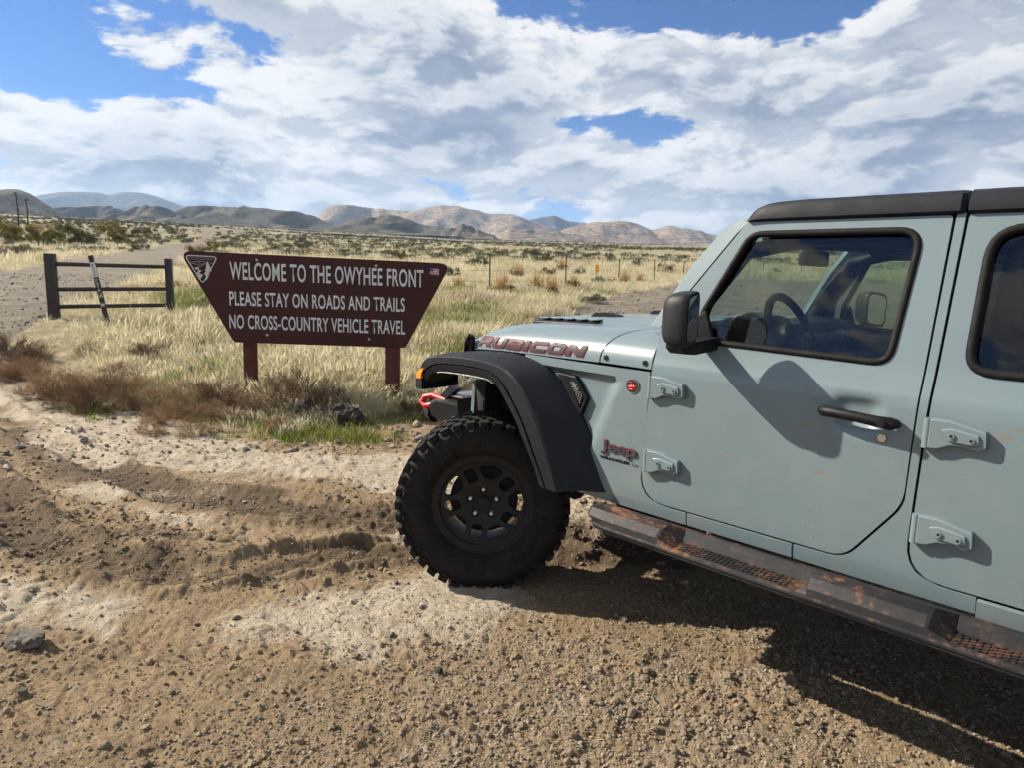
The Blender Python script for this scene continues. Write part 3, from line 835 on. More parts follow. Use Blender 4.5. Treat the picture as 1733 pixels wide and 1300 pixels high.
for side in (1, -1):
    xs = list(np.arange(1.70, 1.90, .011)); zs = list(np.arange(.70, 1.78, .03)) + list(np.arange(1.11, 1.23, .011)) + [1.2, 1.235, 1.25, 1.265, 1.30, 1.32]
    d = panel('front_door', [DOOR_F, WIN_F], PAINT, car, side, xs=xs, zs=zs, thick=.03, yf=lambda x, z: YS(z) + cup(x, z))
    if side == 1: d['label'] = 'driver side front door in pale grey-blue with mud flecks'
    seal(d, WIN_F, side)
    panel('window_glass', [offset_poly(WIN_F, -.006)], M_GLASS, d, side, yoff=-.020, thick=0, bevel=0)
    for hz in (1.147, .846): hinge(d, 1.036, hz, side)
    hy = YS(1.16) + .03
    hp = [(1.690, hy - .022, 1.157), (1.705, hy + .002, 1.160), (1.74, hy + .012, 1.161), (1.81, hy + .014, 1.158), (1.87, hy + .012, 1.153), (1.905, hy + .003, 1.150), (1.917, hy - .022, 1.148)]
    hnd = jtube('door_handle', hp, [.013, .0175, .0165, .0165, .018, .0205, .014], M_BLACK, d, 12, False, side)
    jtube('handle_button', [(1.886, hy + .020, 1.152), (1.886, hy + .0345, 1.152)], .0125, M_BLACK, hnd, 16, False, side)
    if side == 1: jtube('door_lock', [(1.878, YS(1.097) - .002, 1.097), (1.878, YS(1.097) + .006, 1.097)], .0125, M_CHROME, d, 20, False, side)
    panel('door_trim', [offset_poly(DOOR_F, -.02), offset_poly(WIN_F, .012)], M_INT, d, side, yoff=-.075, thick=.02, bevel=.004)
    jbox('inner_pull', (1.50, YS(1.25) - .125, 1.235), (1.66, YS(1.25) - .075, 1.275), M_INT2, d, .01, side)
    r = panel('rear_door', [DOOR_R, WIN_R], PAINT, car, side, thick=.03)
    seal(r, WIN_R, side, .0145)
    panel('window_glass', [offset_poly(WIN_R, -.006)], M_GLASS_DARK, r, side, yoff=-.020, thick=0, bevel=0)
    for hz in (1.138, .840): hinge(r, 2.005, hz, side)
    hp = [(2.600, hy - .022, 1.157), (2.615, hy + .002, 1.160), (2.65, hy + .012, 1.161), (2.72, hy + .014, 1.158), (2.78, hy + .012, 1.153), (2.815, hy + .003, 1.150), (2.827, hy - .022, 1.148)]
    jtube('door_handle', hp, [.013, .0175, .0165, .0165, .018, .0205, .014], M_BLACK, r, 12, False, side)
    panel('door_trim', [offset_poly(DOOR_R, -.02), offset_poly(WIN_R, .012)], M_INT, r, side, yoff=-.075, thick=.02, bevel=.004)
    # fixed panels, 7 mm gaps
    og = offset_poly(DOOR_F, .0075)
    fr = [q for q in og if q[0] < 1.205 and q[1] < 1.2035]
    fr = [q for q in fr if not (q[1] < .70 and q[0] > 1.205)]
    low = sorted([q for q in fr if q[1] < .78], key=lambda q: -q[0])
    out = [(.625, .617), (1.213, .617), (1.213, .6685)] + low + [(1.0135, .90), (1.0145, 1.203), (.30, 1.203), (.33, 1.085), (.42, .965), (.52, .81), (.60, .665)]
    def fender_y(x, z):
        y = YS(z) - .028 * (1 - min(1, max(0, (x - .30) / .55))) ** 1.5
        a = min(1, max(0, (.885 - x - (1.165 - z) * .42) / .055)); b2 = min(1, max(0, (1.168 - z) / .03)); c2 = min(1, max(0, (z - (.66 + max(0, .80 - x) * .2)) / .10))
        return y - .030 * (a * a * (3 - 2 * a)) * (b2 * b2 * (3 - 2 * b2)) * c2
    p = panel('fender_panel', [out], PAINT, car, side, xs=list(np.arange(.32, 1.0, .022)), zs=list(np.arange(.64, 1.2, .022)), yf=fender_y)
    panel('rocker_panel', [[(1.2165, .617), (1.632, .617), (1.632, .6685), (1.2165, .6685)]], PAINT, car, side)
    og2 = offset_poly(DOOR_R, .0075)
    lo1 = sorted([q for q in og if q[0] > 1.66 and q[1] < .93], key=lambda q: math.atan2(q[1] - 1.0, q[0] - 1.7))
    lo2 = sorted([q for q in og2 if q[0] < 2.15 and q[1] < .80], key=lambda q: -math.atan2(q[1] - 1.0, -(q[0] - 2.3)))
    lo2 = sorted([q for q in og2 if q[0] < 2.15 and q[1] < .80], key=lambda q: (q[0] > 1.99 and -q[0] or 0, q[1]))
    rd = sorted([q for q in og2 if q[0] < 2.15 and q[1] < .80], key=lambda q: math.atan2(q[1] - .90, q[0] - 2.20) % (2 * math.pi), reverse=True)
    out = [(1.6365, .617), (2.174, .617), (2.174, .6695)] + rd + [(2.0025, 1.79), (1.9785, 1.79)] + lo1[::-1] + [(1.6365, .6695)]
    panel('pillar_panel', [out], PAINT, car, side)
    panel('quarter_panel', [arc_round([(2.1785, .617, 0), (2.64, .617, .03), (2.86, .95, .15), (2.912, 1.20, 0), (2.912, 1.79, 0), (3.62, 1.78, .02), (3.66, 1.25, .04), (3.66, .78, .06), (3.42, .70, .05), (3.30, .98, .12), (2.92, 1.02, .06), (2.66, .6695, 0), (2.1785, .6695, 0)], 3)], PAINT, car, side, yoff=-.001)
    panel('door_gap_shade', [[(.55, .612), (3.0, .612), (3.0, 1.30), (1.04, 1.30), (.98, 1.20), (.55, 1.20)]], M_BLACK, car, side, yoff=-.038, thick=.01, bevel=0)  # black sheet behind the doors paints the shade in their gaps
    panel('pillar_inner', [[(1.925, 1.25), (2.05, 1.25), (2.05, 1.79), (1.925, 1.79)]], M_BLACK, car, side, yoff=-.04, thick=.03, bevel=0)

# ---- hood and cowl
def h_w(x): return float(np.interp(x, [-.30, -.23, .10, .74, 1.02], [.655, .675, .722, .772, .789]))
def h_zs(x): return float(np.interp(x, [-.30, -.23, .10, .74, 1.02], [1.172, 1.178, 1.198, 1.2115, 1.2115]))
def h_b(x): return .136 * (1 - math.exp(-max(0, x + .268) / .115)) + .008 * min(1, max(0, (x - .2) / .6))
NS = 2.5; HA = .24
def hood_side_y(x, z):
    q = min(1, max(0, (z - h_zs(x)) / h_b(x)))
    return h_w(x) - HA + HA * (1 - q ** NS) ** (1 / NS)
def hood_row(x_of_t, n1=14, n2=18):
    """half section from the side seam over the shoulder to the centre line"""
    row = []
    for k in range(n1 + 1):
        th = k / n1 * math.pi / 2; x = x_of_t(k / n1 * .6)
        cy, sz = math.cos(th) ** (2 / NS), math.sin(th) ** (2 / NS)
        row.append((x, h_w(x) - HA + HA * cy, h_zs(x) + h_b(x) * sz))
    for k in range(1, n2 + 1):
        u = k / n2; x = x_of_t(.6 + .4 * u)
        y0 = h_w(x) - HA; y = y0 * (1 - u)
        a = min(1, max(0, (.40 - y) / .06)); a = a * a * (3 - 2 * a)
        f = min(1, max(0, (x + .06) / .16)); f = f * f * (3 - 2 * f)
        row.append((x, y, h_zs(x) + h_b(x) + .006 * u + .030 * a * f))
    return row
def xr_hood(t): return .738 + .115 * min(1, t / .6) ** 1.5 if t < .6 else .853
rows = []
for s in np.linspace(0, 1, 46):
    s2 = s ** 1.25
    half = hood_row(lambda t, s2=s2: -.262 + (xr_hood(t) + .262) * s2)
    rows.append(half + [(q[0], -q[1], q[2]) for q in half[-2::-1]])
hood = jgrid('hood', rows, PAINT, car, smooth=40)
if sum(p.normal.z for p in hood.data.polygons) < 0: hood.data.flip_normals()
add_mods(hood, .02, .003)
rows = []
for s in np.linspace(0, 1, 10):
    half = hood_row(lambda t, s=s: (xr_hood(t) + .006) * (1 - s) + (1.0145 if t < .35 else 1.0145 - (t - .35) * .10) * s)
    rows.append(half + [(q[0], -q[1], q[2] - 0.004 * (abs(q[1]) < .4)) for q in half[-2::-1]])
cowl = jgrid('cowl', rows, PAINT, car, smooth=40)
if sum(p.normal.z for p in cowl.data.polygons) < 0: cowl.data.flip_normals()
add_mods(cowl, .02, .003)
for x in (.777, .981):
    y = hood_side_y(x, 1.236)
    b_ = jtube('cowl_bolt', [(x, y - .004, 1.236), (x, y + .005, 1.236)], .011, M_BLACK, cowl, 16)
# lettering, hood hardware
LET = {
 'R': [[(0, 0), (0, 1), (1.3, 1), (1.5, .8), (1.5, .55), (1.3, .38), (1.5, 0), (1.12, 0), (.95, .33), (.35, .33), (.35, 0)], [(.35, .57), (.35, .75), (1.1, .75), (1.15, .70), (1.15, .62), (1.1, .57)]],
 'U': [[(0, .2), (0, 1), (.37, 1), (.37, .26), (1.13, .26), (1.13, 1), (1.5, 1), (1.5, .2), (1.3, 0), (.2, 0)]],
 'B': [[(0, 0), (0, 1), (1.35, 1), (1.5, .85), (1.5, .62), (1.38, .5), (1.5, .38), (1.5, .15), (1.35, 0)], [(.36, .61), (.36, .76), (1.12, .76), (1.12, .61)], [(.36, .24), (.36, .39), (1.12, .39), (1.12, .24)]],
 'I': [[(0, 0), (0, 1), (.40, 1), (.40, 0)]],
 'C': [[(.2, 0), (0, .2), (0, .8), (.2, 1), (1.5, 1), (1.5, .75), (.42, .75), (.37, .70), (.37, .30), (.42, .25), (1.5, .25), (1.5, 0)]],
 'O': [[(.2, 0), (0, .2), (0, .8), (.2, 1), (1.3, 1), (1.5, .8), (1.5, .2), (1.3, 0)], [(.42, .25), (.37, .3), (.37, .7), (.42, .75), (1.08, .75), (1.13, .70), (1.13, .3), (1.08, .25)]],
 'N': [[(0, 0), (0, 1), (.45, 1), (1.13, .42), (1.13, 1), (1.5, 1), (1.5, 0), (1.05, 0), (.37, .58), (.37, 0)]],
}
def hood_letters(side):
    x0, x1, za, zb = -.118, .640, 1.2055, 1.2255
    total = sum(max(q[0] for q in LET[ch][0]) for ch in 'RUBICON') + .24 * 6
    cur = 0
    for ch in 'RUBICON':
        wd = max(q[0] for q in LET[ch][0])
        for grow, mat, off, nm in ((.075, M_LET_RED, .0030, 'letter_outline'), (0, M_LET_DARK, .0042, 'letter')):
            loops = [offset_poly(L, grow if i == 0 else -grow * .7) if grow else L for i, L in enumerate(LET[ch])]
            L2 = []
            for L in loops:
                P = []
                for a, b in L:
                    f = (cur + a + .28 * b) / total
                    xx = x0 + (x1 - x0) * f
                    P.append((xx, za + (zb - za) * f + b * .047))
                L2.append(P)
            bm = fill2d(L2)
            zz = [v.co.z for v in bm.verts]; xx = [v.co.x for v in bm.verts]
            slice2d(bm, np.arange(min(zz) + .004, max(zz), .005), np.arange(min(xx) + .02, max(xx), .03))
            for v in bm.verts: v.co.y = hood_side_y(v.co.x, v.co.z) + off + .0004; v.co.z += off * .3
            link(nm, jfin(bm, nm, side, 40, True), mat, hood)
        cur += wd + .24
hood_letters(1); hood_letters(-1)
def zt_hood(x, y):
    a = min(1, max(0, (.40 - abs(y)) / .06)); a = a * a * (3 - 2 * a)
    return h_zs(x) + h_b(x) + .030 * a + .003
for side in (1, -1):
    v0 = jbox('hood_vent', (.02, .345, 1.330), (.44, .425, 1.352), M_BLACK, hood, .006, side, lambda bm: [setattr(v.co, 'z', v.co.z + (v.co.x - .02) * .028 - (.016 if v.co.y > .4 else 0)) for v in bm.verts])
    for k in range(5):
        x = .05 + k * .082
        jbox('vent_louvre', (x, .35, 1.352 + k * .0023), (x + .062, .405, 1.358 + k * .0023), M_CHROME if False else PAINT, v0, .002, side)
    for x, y in ((.40, .27),):
        st_ = jgrid('hood_stop', [[(x + a, y - .03, zt_hood(x, y) - .004 + h), (x + a, y + .03, zt_hood(x, y) - .004 + h), (x + a, y + .03, zt_hood(x, y) - .012), (x + a, y - .03, zt_hood(x, y) - .012)] for a, h in ((-.085, .004), (-.06, .022), (0, .027), (.07, .014), (.085, .004))], M_BLACK, hood, side, closed_u=True, caps=True)
    # hood catch on the flank
    y = h_w(-.15) + .004
    c0 = jbox('hood_latch', (-.205, y - .012, 1.165), (-.150, y + .016, 1.250), M_BLACK, hood, .008, side)
    jtube('latch_loop', [(-.20, y + .02, 1.16), (-.185, y + .026, 1.22), (-.165, y + .02, 1.262), (-.145, y + .012, 1.25)], .007, M_BLACK, c0, 8, False, side)
    jbox('wiper', (.90, .08, 1.372), (.925, .62, 1.382), M_BLACK, car, .003, side) if side == 1 else None
jtube('washer_jet', [(.80, .33, 1.352), (.87, .31, 1.372)], .012, M_BLACK, hood, 8)

# ---- windscreen frame and screen
zsA = [1.3835, 1.45, 1.533, 1.63, 1.744, 1.794]
xA = [.972, 1.011, 1.058, 1.117, 1.205, 1.268]
xD = [1.0235, 1.070, 1.1275, 1.198, 1.281, 1.330]
for side in (1, -1):
    G = []
    for z, a, b in zip(zsA, xA, xD):
        y = YS(z); G.append([(a + .012, y - .004, z), (b, y - .001, z), (b + .006, y - .05, z), (a + .03, y - .06, z), (a, y - .045, z), (a, y - .012, z)])
    pl = jgrid('windscreen_pillar', G, PAINT, car, side, closed_u=True, caps=True, smooth=30)
    G = []
    for z, a, b in zip(zsA, xA, xD):
        y = YS(z); G.append([(a + .075, y - .066, z), (b + .03, y - .066, z), (b + .05, y - .10, z), (a + .05, y - .115, z)])
    jgrid('pillar_trim', G, M_INT2, pl, side, closed_u=True, caps=True, smooth=30)
    jtube('grab_handle', [(1.10, YS(1.5) - .13, 1.46), (1.13, YS(1.5) - .16, 1.50), (1.21, YS(1.6) - .16, 1.61), (1.25, YS(1.6) - .125, 1.66)], .014, M_INT, pl, 8, False, side)
jbox('windscreen_header', (1.285, -.66, 1.770), (1.34, .66, 1.797), PAINT, car, .008)
G = [[(.985, -.72, 1.385), (.975, -.3, 1.385), (.972, 0, 1.385), (.975, .3, 1.385), (.985, .72, 1.385)],
     [(1.29, -.655, 1.80), (1.278, -.3, 1.80), (1.275, 0, 1.80), (1.278, .3, 1.80), (1.29, .655, 1.80)]]
jgrid('windscreen', G, M_WIND, car)

# ---- roof
def roof_panel(name, x0, x1, front):
    xs_ = [x0, x0 + .006, x0 + .018, x0 + .035, x0 + .06, x0 + .10] + list(np.linspace(x0 + .2, x1 - .012, 9)) + [x1]
    sec = [(.690, 1.787), (.699, 1.795), (.696, 1.828), (.684, 1.848), (.655, 1.859), (.45, 1.872), (.2, 1.879), (0, 1.881)]
    G = []
    for x in xs_:
        f = 1.0
        if front: f = float(np.interp(x - x0, [0, .006, .018, .035, .06, .10, .2], [.10, .28, .55, .76, .88, .95, 1.0]))
        e = .985 if (x == xs_[-1]) else 1.0
        half = [(x + (max(0, .10 - .1 * abs(y) / .69) * -.5 if front else 0), y * e, 1.787 + (z - 1.787) * f * e) for y, z in sec]
        G.append(half + [(q[0], -q[1], q[2]) for q in half[-2::-1]])
    o = jgrid(name, G, M_ROOF, car, closed_u=True, caps=True, smooth=35)
    return o
roof_panel('roof_front_panel', 1.322, 2.000, True)
roof_panel('roof_rear_panel', 2.009, 3.62, False)
jbox('headliner', (1.33, -.655, 1.755), (3.55, .655, 1.784), M_INT, car, .006)
jtube('antenna', [(1.33, -.60, 1.80), (1.33, -.60, 1.93)], .0025, M_BLACK, car, 6)

# ---- mirrors
for side in (1, -1):
    G = []
    for x, sy, sz_, in ((1.190, .30, .35), (1.198, .62, .70), (1.214, .84, .88), (1.238, .95, .96), (1.272, 1, 1), (1.290, .99, .99), (1.296, .95, .96)):
        cy, cz, hy_, hz_ = .995, 1.438, .070, .094
        ring = []
        for k in range(28):
            a = 2 * math.pi * k / 28; c, s = math.cos(a), math.sin(a)
            ry = math.copysign(abs(c) ** .42, c); rz = math.copysign(abs(s) ** .42, s)
            yy = cy + hy_ * sy * ry - (1 - sy) * .035
            th = math.radians(12 if side == 1 else 30)
            ring.append((1.25 + (x - 1.25) * math.cos(th) + (yy - cy) * math.sin(th), cy - (x - 1.25) * math.sin(th) + (yy - cy) * math.cos(th), cz + hz_ * sz_ * rz - (.008 * ry)))
        G.append(ring)
    mr = jgrid('door_mirror', G, M_MIRRORSHELL, car, side, closed_u=True, caps=True, smooth=40)
    cen = [sum(q[i] for q in G[-1]) / 28 for i in range(3)]
    bm = bmesh.new(); bm.faces.new([bm.verts.new((cen[0] + (q[0] - cen[0]) * .86 + .0015 * math.cos(th), cen[1] + (q[1] - cen[1]) * .86 - .0015 * math.sin(th), cen[2] + (q[2] - cen[2]) * .88)) for q in G[-1]])
    link('mirror_glass', jfin(bm, 'mirror_glass', side, 40), M_MIRROR, mr)
    jgrid('mirror_foot', [[(1.222, y, z), (1.284, y, z), (1.280, y, z + .045), (1.226, y, z + .045)] for y, z in ((.762, 1.318), (.86, 1.312), (.93, 1.308), (1.0, 1.314), (1.03, 1.335))], M_BLACK, mr, side, closed_u=True, caps=True, smooth=30)
    prism('mirror_corner_trim', [(1.155, 1.335), (1.20, 1.318), (1.262, 1.342), (1.222, 1.46), (1.196, 1.44)], YS(1.39) - .01, YS(1.39) + .012, M_BLACK, mr, side, .004)

# ---- fender flares
def resample(P, n):
    P = np.array(catmull(P, 10)); d = np.concatenate([[0], np.cumsum(np.hypot(*np.diff(P, axis=0).T))]); s = np.linspace(0, d[-1], n)
    return np.stack([np.interp(s, d, P[:, 0]), np.interp(s, d, P[:, 1])], -1)
N_ = 56
fC = resample([(-.340, 1.030), (-.28, 1.094), (-.232, 1.138), (-.179, 1.158), (.028, 1.176), (.183, 1.175), (.272, 1.167), (.359, 1.146), (.444, 1.085), (.564, .929), (.64, .776), (.690, .655)], N_)
fG = resample([(-.318, .990), (-.262, 1.040), (-.20, 1.096), (-.116, 1.122), (.05, 1.133), (.212, 1.131), (.285, 1.112), (.345, 1.072), (.449, .945), (.530, .806), (.59, .70), (.612, .655)], N_)
fI = resample([(-.290, .985), (-.232, 1.022), (-.19, 1.062), (-.12, 1.085), (.022, 1.093), (.208, 1.092), (.27, 1.075), (.318, 1.040), (.399, .945), (.462, .850), (.535, .735), (.575, .656)], N_)
fB = resample([(-.335, 1.055), (-.29, 1.10), (-.24, 1.140), (-.18, 1.165), (.02, 1.194), (.207, 1.203), (.30, 1.198), (.40, 1.178), (.505, 1.125), (.664, .968), (.765, .79), (.836, .655)], N_)
def flare(side, dx=0.0, sx=1.0, rear=False):
    G = []
    for i in range(N_):
        u = i / (N_ - 1)
        yo = .945 - .05 * max(0, 1 - u * 9) ** 2
        yb = .775 if u > .3 else .66 + (.115) * (u / .3)
        c, g, n_, b = fC[i], fG[i], fI[i], fB[i]
        m1 = c * .55 + b * .45
        # groove between the two bands of the outer face
        g1 = g * .88 + c * .12; g2 = g * .97 + n_ * .03
        prof = [(n_[0], .775, n_[1] + .004), (n_[0], yo - .012, n_[1]), (n_[0], yo + .001, n_[1] + .002), (g2[0], yo + .009, g2[1] - .003), (g[0], yo - .001, g[1]), (g1[0], yo + .010, g1[1]), (c[0] * .85 + g[0] * .15, yo + .010, c[1] * .85 + g[1] * .15),
                (c[0], yo + .002, c[1]), (c[0] * .90 + b[0] * .10, yo - .018, c[1] * .90 + b[1] * .10 + .003), (m1[0], yo * .55 + yb * .45, m1[1] + .006), (b[0], yb + .012, b[1]), (b[0], yb - .02, b[1] - .012)]
        G.append([(dx + sx * q[0], q[1], q[2]) for q in prof])
    o = jgrid('fender_flare', G, M_FLARE, car, side, closed_u=True, caps=True, smooth=28)
    G = [[(dx + sx * (fI[i][0] - 0.0), .955 - .05 * max(0, 1 - i / (N_ - 1) * 9) ** 2, fI[i][1] + .004), (dx + sx * fI[i][0], .80, fI[i][1] + .012), (dx + sx * fI[i][0], .46, fI[i][1] + (.0 if i < 44 else 0))] for i in range(4, N_)]
    jtube('flare_lip_highlight', [(dx + sx * fI[i][0], .945 - .05 * max(0, 1 - i / (N_ - 1) * 9) ** 2, fI[i][1] - .004) for i in range(9, 30)], .0035, M_LIP_HIGHLIGHT, o, 6, False, side)  # lighter strip paints the sunlit edge of the flare
    jgrid('wheel_arch_liner', [[(a, b - .02, c) for a, b, c in r] for r in G], M_DARK, o, side)
    return o
for side in (1, -1):
    fl = flare(side)
    jgrid('turn_lamp', [[(-.342 + a, .885, z0), (-.318 + a, .942, z0), (-.262 + a * .6, .957, z0 + .004), (-.262 + a * .6, .90, z0 + .004)] for a, z0 in ((.004, 1.030), (.000, 1.040), (.012, 1.062), (.034, 1.082), (.048, 1.086))], M_AMBER, fl, side, closed_u=True, caps=True, smooth=30)
    jgrid('flare_tip', [[(-.352 + a, .70, z0), (-.350 + a, .90, z0), (-.316 + a, .946, z0), (-.262 + a, .95, z0 + .003), (-.262 + a, .70, z0 + .003)] for a, z0 in ((.008, .972), (0, .985), (0, 1.022), (.006, 1.030))], M_FLARE, fl, side, closed_u=True, caps=True, smooth=30)
    flare(side, 3.02, -1.0 if False else 1.0) if False else None
    # vent behind the flare
    out = [(.515, 1.146), (.628, 1.138), (.700, 1.048), (.664, .968), (.60, 1.03)]
    v = prism('fender_vent', out, .760, .792, M_BLACK, car, side, .006)
    prism('vent_mesh_insert', [(.600, 1.112), (.632, 1.112), (.680, 1.048), (.660, 1.000)], .770, .7935, M_BLACK, v, side, 0)
    for r_ in range(13):
        for q_ in range(4):
            x = .610 + q_ * .014 + r_ * .0050 + (.0035 if r_ % 2 else 0); z = 1.106 - r_ * .0082 - q_ * .001
            if x > .633 + (1.112 - z) * .70 or z < 1.045 - (.675 - x) * 1.6 + .0: continue
            bmx = bmesh.new(); bmx.faces.new([bmx.verts.new((x + .0045 * math.cos(k * math.pi / 3), .7948, z + .0034 * math.sin(k * math.pi / 3))) for k in range(6)])
            link('mesh_cell', jfin(bmx, 'mesh_cell', side, 40, True), M_STEEL, v)
    # round badge
    by = YS(1.138)
    bd = jtube('round_badge', [(.938, by - .002, 1.138), (.938, by + .005, 1.138)], .0315, M_STEEL, car, 32, False, side)
    jtube('badge_face', [(.938, by, 1.138), (.938, by + .0062, 1.138)], .0275, M_BADGE, bd, 32, False, side)
    prism('badge_peaks', [(.917, 1.130), (.924, 1.141), (.928, 1.134), (.934, 1.146), (.939, 1.135), (.946, 1.146), (.950, 1.136), (.956, 1.142), (.959, 1.130)], by + .0055, by + .0072, M_RED, bd, side, 0)
    prism('badge_bar', [(.921, 1.121), (.955, 1.121), (.953, 1.126), (.923, 1.126)], by + .0055, by + .0072, M_RED, bd, side, 0)
    prism('badge_bar', [(.922, 1.150), (.954, 1.150), (.950, 1.156), (.926, 1.156)], by + .0055, by + .0072, M_LET_RED, bd, side, 0)

def text_mesh(name, body, offset=0.0, shear=0.0, spacing=1.0, extrude=0.0):
    cu = bpy.data.curves.new(name, 'FONT'); cu.body = body; cu.size = 1.0; cu.offset = offset; cu.shear = shear
    cu.space_character = spacing; cu.extrude = extrude; cu.resolution_u = 5; cu.fill_mode = 'BOTH' if extrude else 'FRONT'
    ob = bpy.data.objects.new(name, cu)
    me = bpy.data.meshes.new_from_object(ob)
    bpy.data.objects.remove(ob); bpy.data.curves.remove(cu)
    co = np.zeros(len(me.vertices) * 3, np.float32); me.vertices.foreach_get('co', co)
    return me, co.reshape(-1, 3)
def fit_text(name, body, x0, x1, z0, z1, y, dep, mat, parent, side=1, offset=0.0, shear=0.0, spacing=1.0, rise=0.0):
    me, co = text_mesh(name, body, offset, shear, spacing, .05)
    lo, hi = co.min(0), co.max(0); u = (co[:, 0] - lo[0]) / (hi[0] - lo[0]); v = (co[:, 1] - lo[1]) / (hi[1] - lo[1]); d = (co[:, 2] - lo[2]) / max(1e-6, hi[2] - lo[2])
    X = x0 + (x1 - x0) * u
    if side < 0: X = x0 + (x1 - x0) * (1 - u)
    out = np.stack([-X, (y + dep * d) * side, z0 + (z1 - z0) * v + rise * u], -1)
    me.vertices.foreach_set('co', out.astype(np.float32).ravel()); me.update()
    if side > 0: pass
    me.name = name
    for mm in list(me.materials): me.materials.clear()
    o = link(name, me, mat, parent); return o
yb_ = YS(.85)
for side in (1, -1):
    fit_text('maker_lettering_rim', 'Jeep', .7955, .9795, .8280, .8905, yb_ - .001, .006, M_LET_RED, car, side, .032, 0, .92)
    fit_text('maker_lettering', 'Jeep', .798, .977, .8310, .8875, yb_ + .002, .0062, M_LET_DARK, car, side, .020, 0, .92)
    fit_text('model_lettering', 'WRANGLER', .790, .945, .8055, .8175, yb_ - .001, .003, M_BLACK, car, side, .02, 0, 1.0, 0.0)
    fit_text('hybrid_lettering', '4xe', .952, .983, .8055, .8165, yb_ - .001, .003, M_STEEL, car, side, .02, 0, .9)

# ---- running boards
def board_section(k):
    """k = 0 solid beam, 1 step recess"""
    A_ = [(.80, .575), (.80, .604), (.845, .631), (.888, .640), (.930, .630), (.962, .603), (.967, .580), (.975, .575), (.975, .568), (.966, .564), (.968, .556), (.955, .548), (.84, .548)]
    B_ = [(.80, .575), (.80, .604), (.845, .630), (.857, .629), (.876, .584), (.945, .578), (.962, .583), (.974, .576), (.976, .569), (.968, .565), (.970, .557), (.957, .548), (.84, .548)]
    return [(a[0] * (1 - k) + b[0] * k, a[1] * (1 - k) + b[1] * k) for a, b in zip(A_, B_)]
for side in (1, -1):
    G = []
    st = [(.830, 0, .55), (.850, 0, .82), (.895, 0, .93), (.935, 0, 1), (1.05, 0, 1), (1.185, 0, 1), (1.195, .05, 1), (1.255, 1, 1), (1.40, 1, 1), (1.60, 1, 1), (1.715, 1, 1), (1.752, .06, 1), (1.77, 0, 1), (1.95, 0, 1), (2.085, 0, 1), (2.095, .05, 1), (2.150, 1, 1), (2.40, 1, 1), (2.56, 1, 1), (2.60, .06, 1), (2.64, 0, 1), (2.72, 0, .8)]
    for x, k, s in st:
        G.append([(x + (.035 * (q[1] < .60) if x < .9 else 0), .80 + (q[0] - .80) * (.45 + .55 * s), q[1] if s == 1 else .556 + (q[1] - .556) * (.7 + .3 * s)) for q in board_section(k)])
    sb = jgrid('running_board', G, M_STEP, car, side, closed_u=True, caps=True, smooth=11)
    # hexagon grip pads on the treads
    for x0, x1 in ((1.275, 1.70), (2.165, 2.55)):
        for i in range(int((x1 - x0) / .0165)):
            for j in range(4):
                x = x0 + i * .0165; y = .884 + j * .0175 + (.00875 if i % 2 else 0)
                if y > .95: continue
                bm = bmesh.new(); R_ = .0082
                top = [bm.verts.new((x + R_ * .85 * math.cos(q * math.pi / 3), y + R_ * .85 * math.sin(q * math.pi / 3), .5870 - (y - .872) * .07)) for q in range(6)]
                bot = [bm.verts.new((x + R_ * math.cos(q * math.pi / 3), y + R_ * math.sin(q * math.pi / 3), .5815 - (y - .872) * .07)) for q in range(6)]
                bm.faces.new(top)
                for q in range(6): bm.faces.new((bot[q], bot[(q + 1) % 6], top[(q + 1) % 6], top[q]))
                if side == 1: GRIP.append((bm, x)) if False else link('grip_pad', jfin(bm, 'grip_pad', side, 40), M_STEP, sb)
                else: bm.free()

# ---- wheels
def rim_face():
    def P(r, a): return (r * math.cos(math.radians(a)), r * math.sin(math.radians(a)))
    loops = [[P(.187, k * 5) for k in range(72)]]
    for k in range(5):
        a = 42 + 72 * k
        slot = [(.101, -.012), (.110, -.0225), (.155, -.0245), (.168, -.012), (.168, .012), (.155, .0245), (.110, .0225), (.101, .012)]
        ca, sa = math.cos(math.radians(a)), math.sin(math.radians(a))
        L = arc_round([(x * ca - y * sa, x * sa + y * ca, .010) for x, y in slot], 3); loops.append(L)
        b = a + 36
        w_ = [P(.114, b - 8), P(.135, b - 15.5), P(.160, b - 18.5), P(.1705, b - 14), P(.174, b), P(.1705, b + 14), P(.160, b + 18.5), P(.135, b + 15.5), P(.114, b + 8)]
        loops.append(arc_round([(x, y, .008) for x, y in w_], 3))
    for k in range(5):
        a = math.radians(90 + 72 * k); loops.append(circle2(.060 * math.cos(a), .060 * math.sin(a), .0145, 14))
    loops = [[(x * 1.065, z * 1.065) for x, z in L] for L in loops]
    bm = fill2d(loops)
    # screen right is the rear of the car on the near side
    for v in bm.verts:
        r = math.hypot(v.co.x, v.co.z); v.co.y = .004 + .016 * max(0, (r - .05)) / .13 - .016 * max(0, .078 - r) / .03 * (r < .078) * .6
    return bm
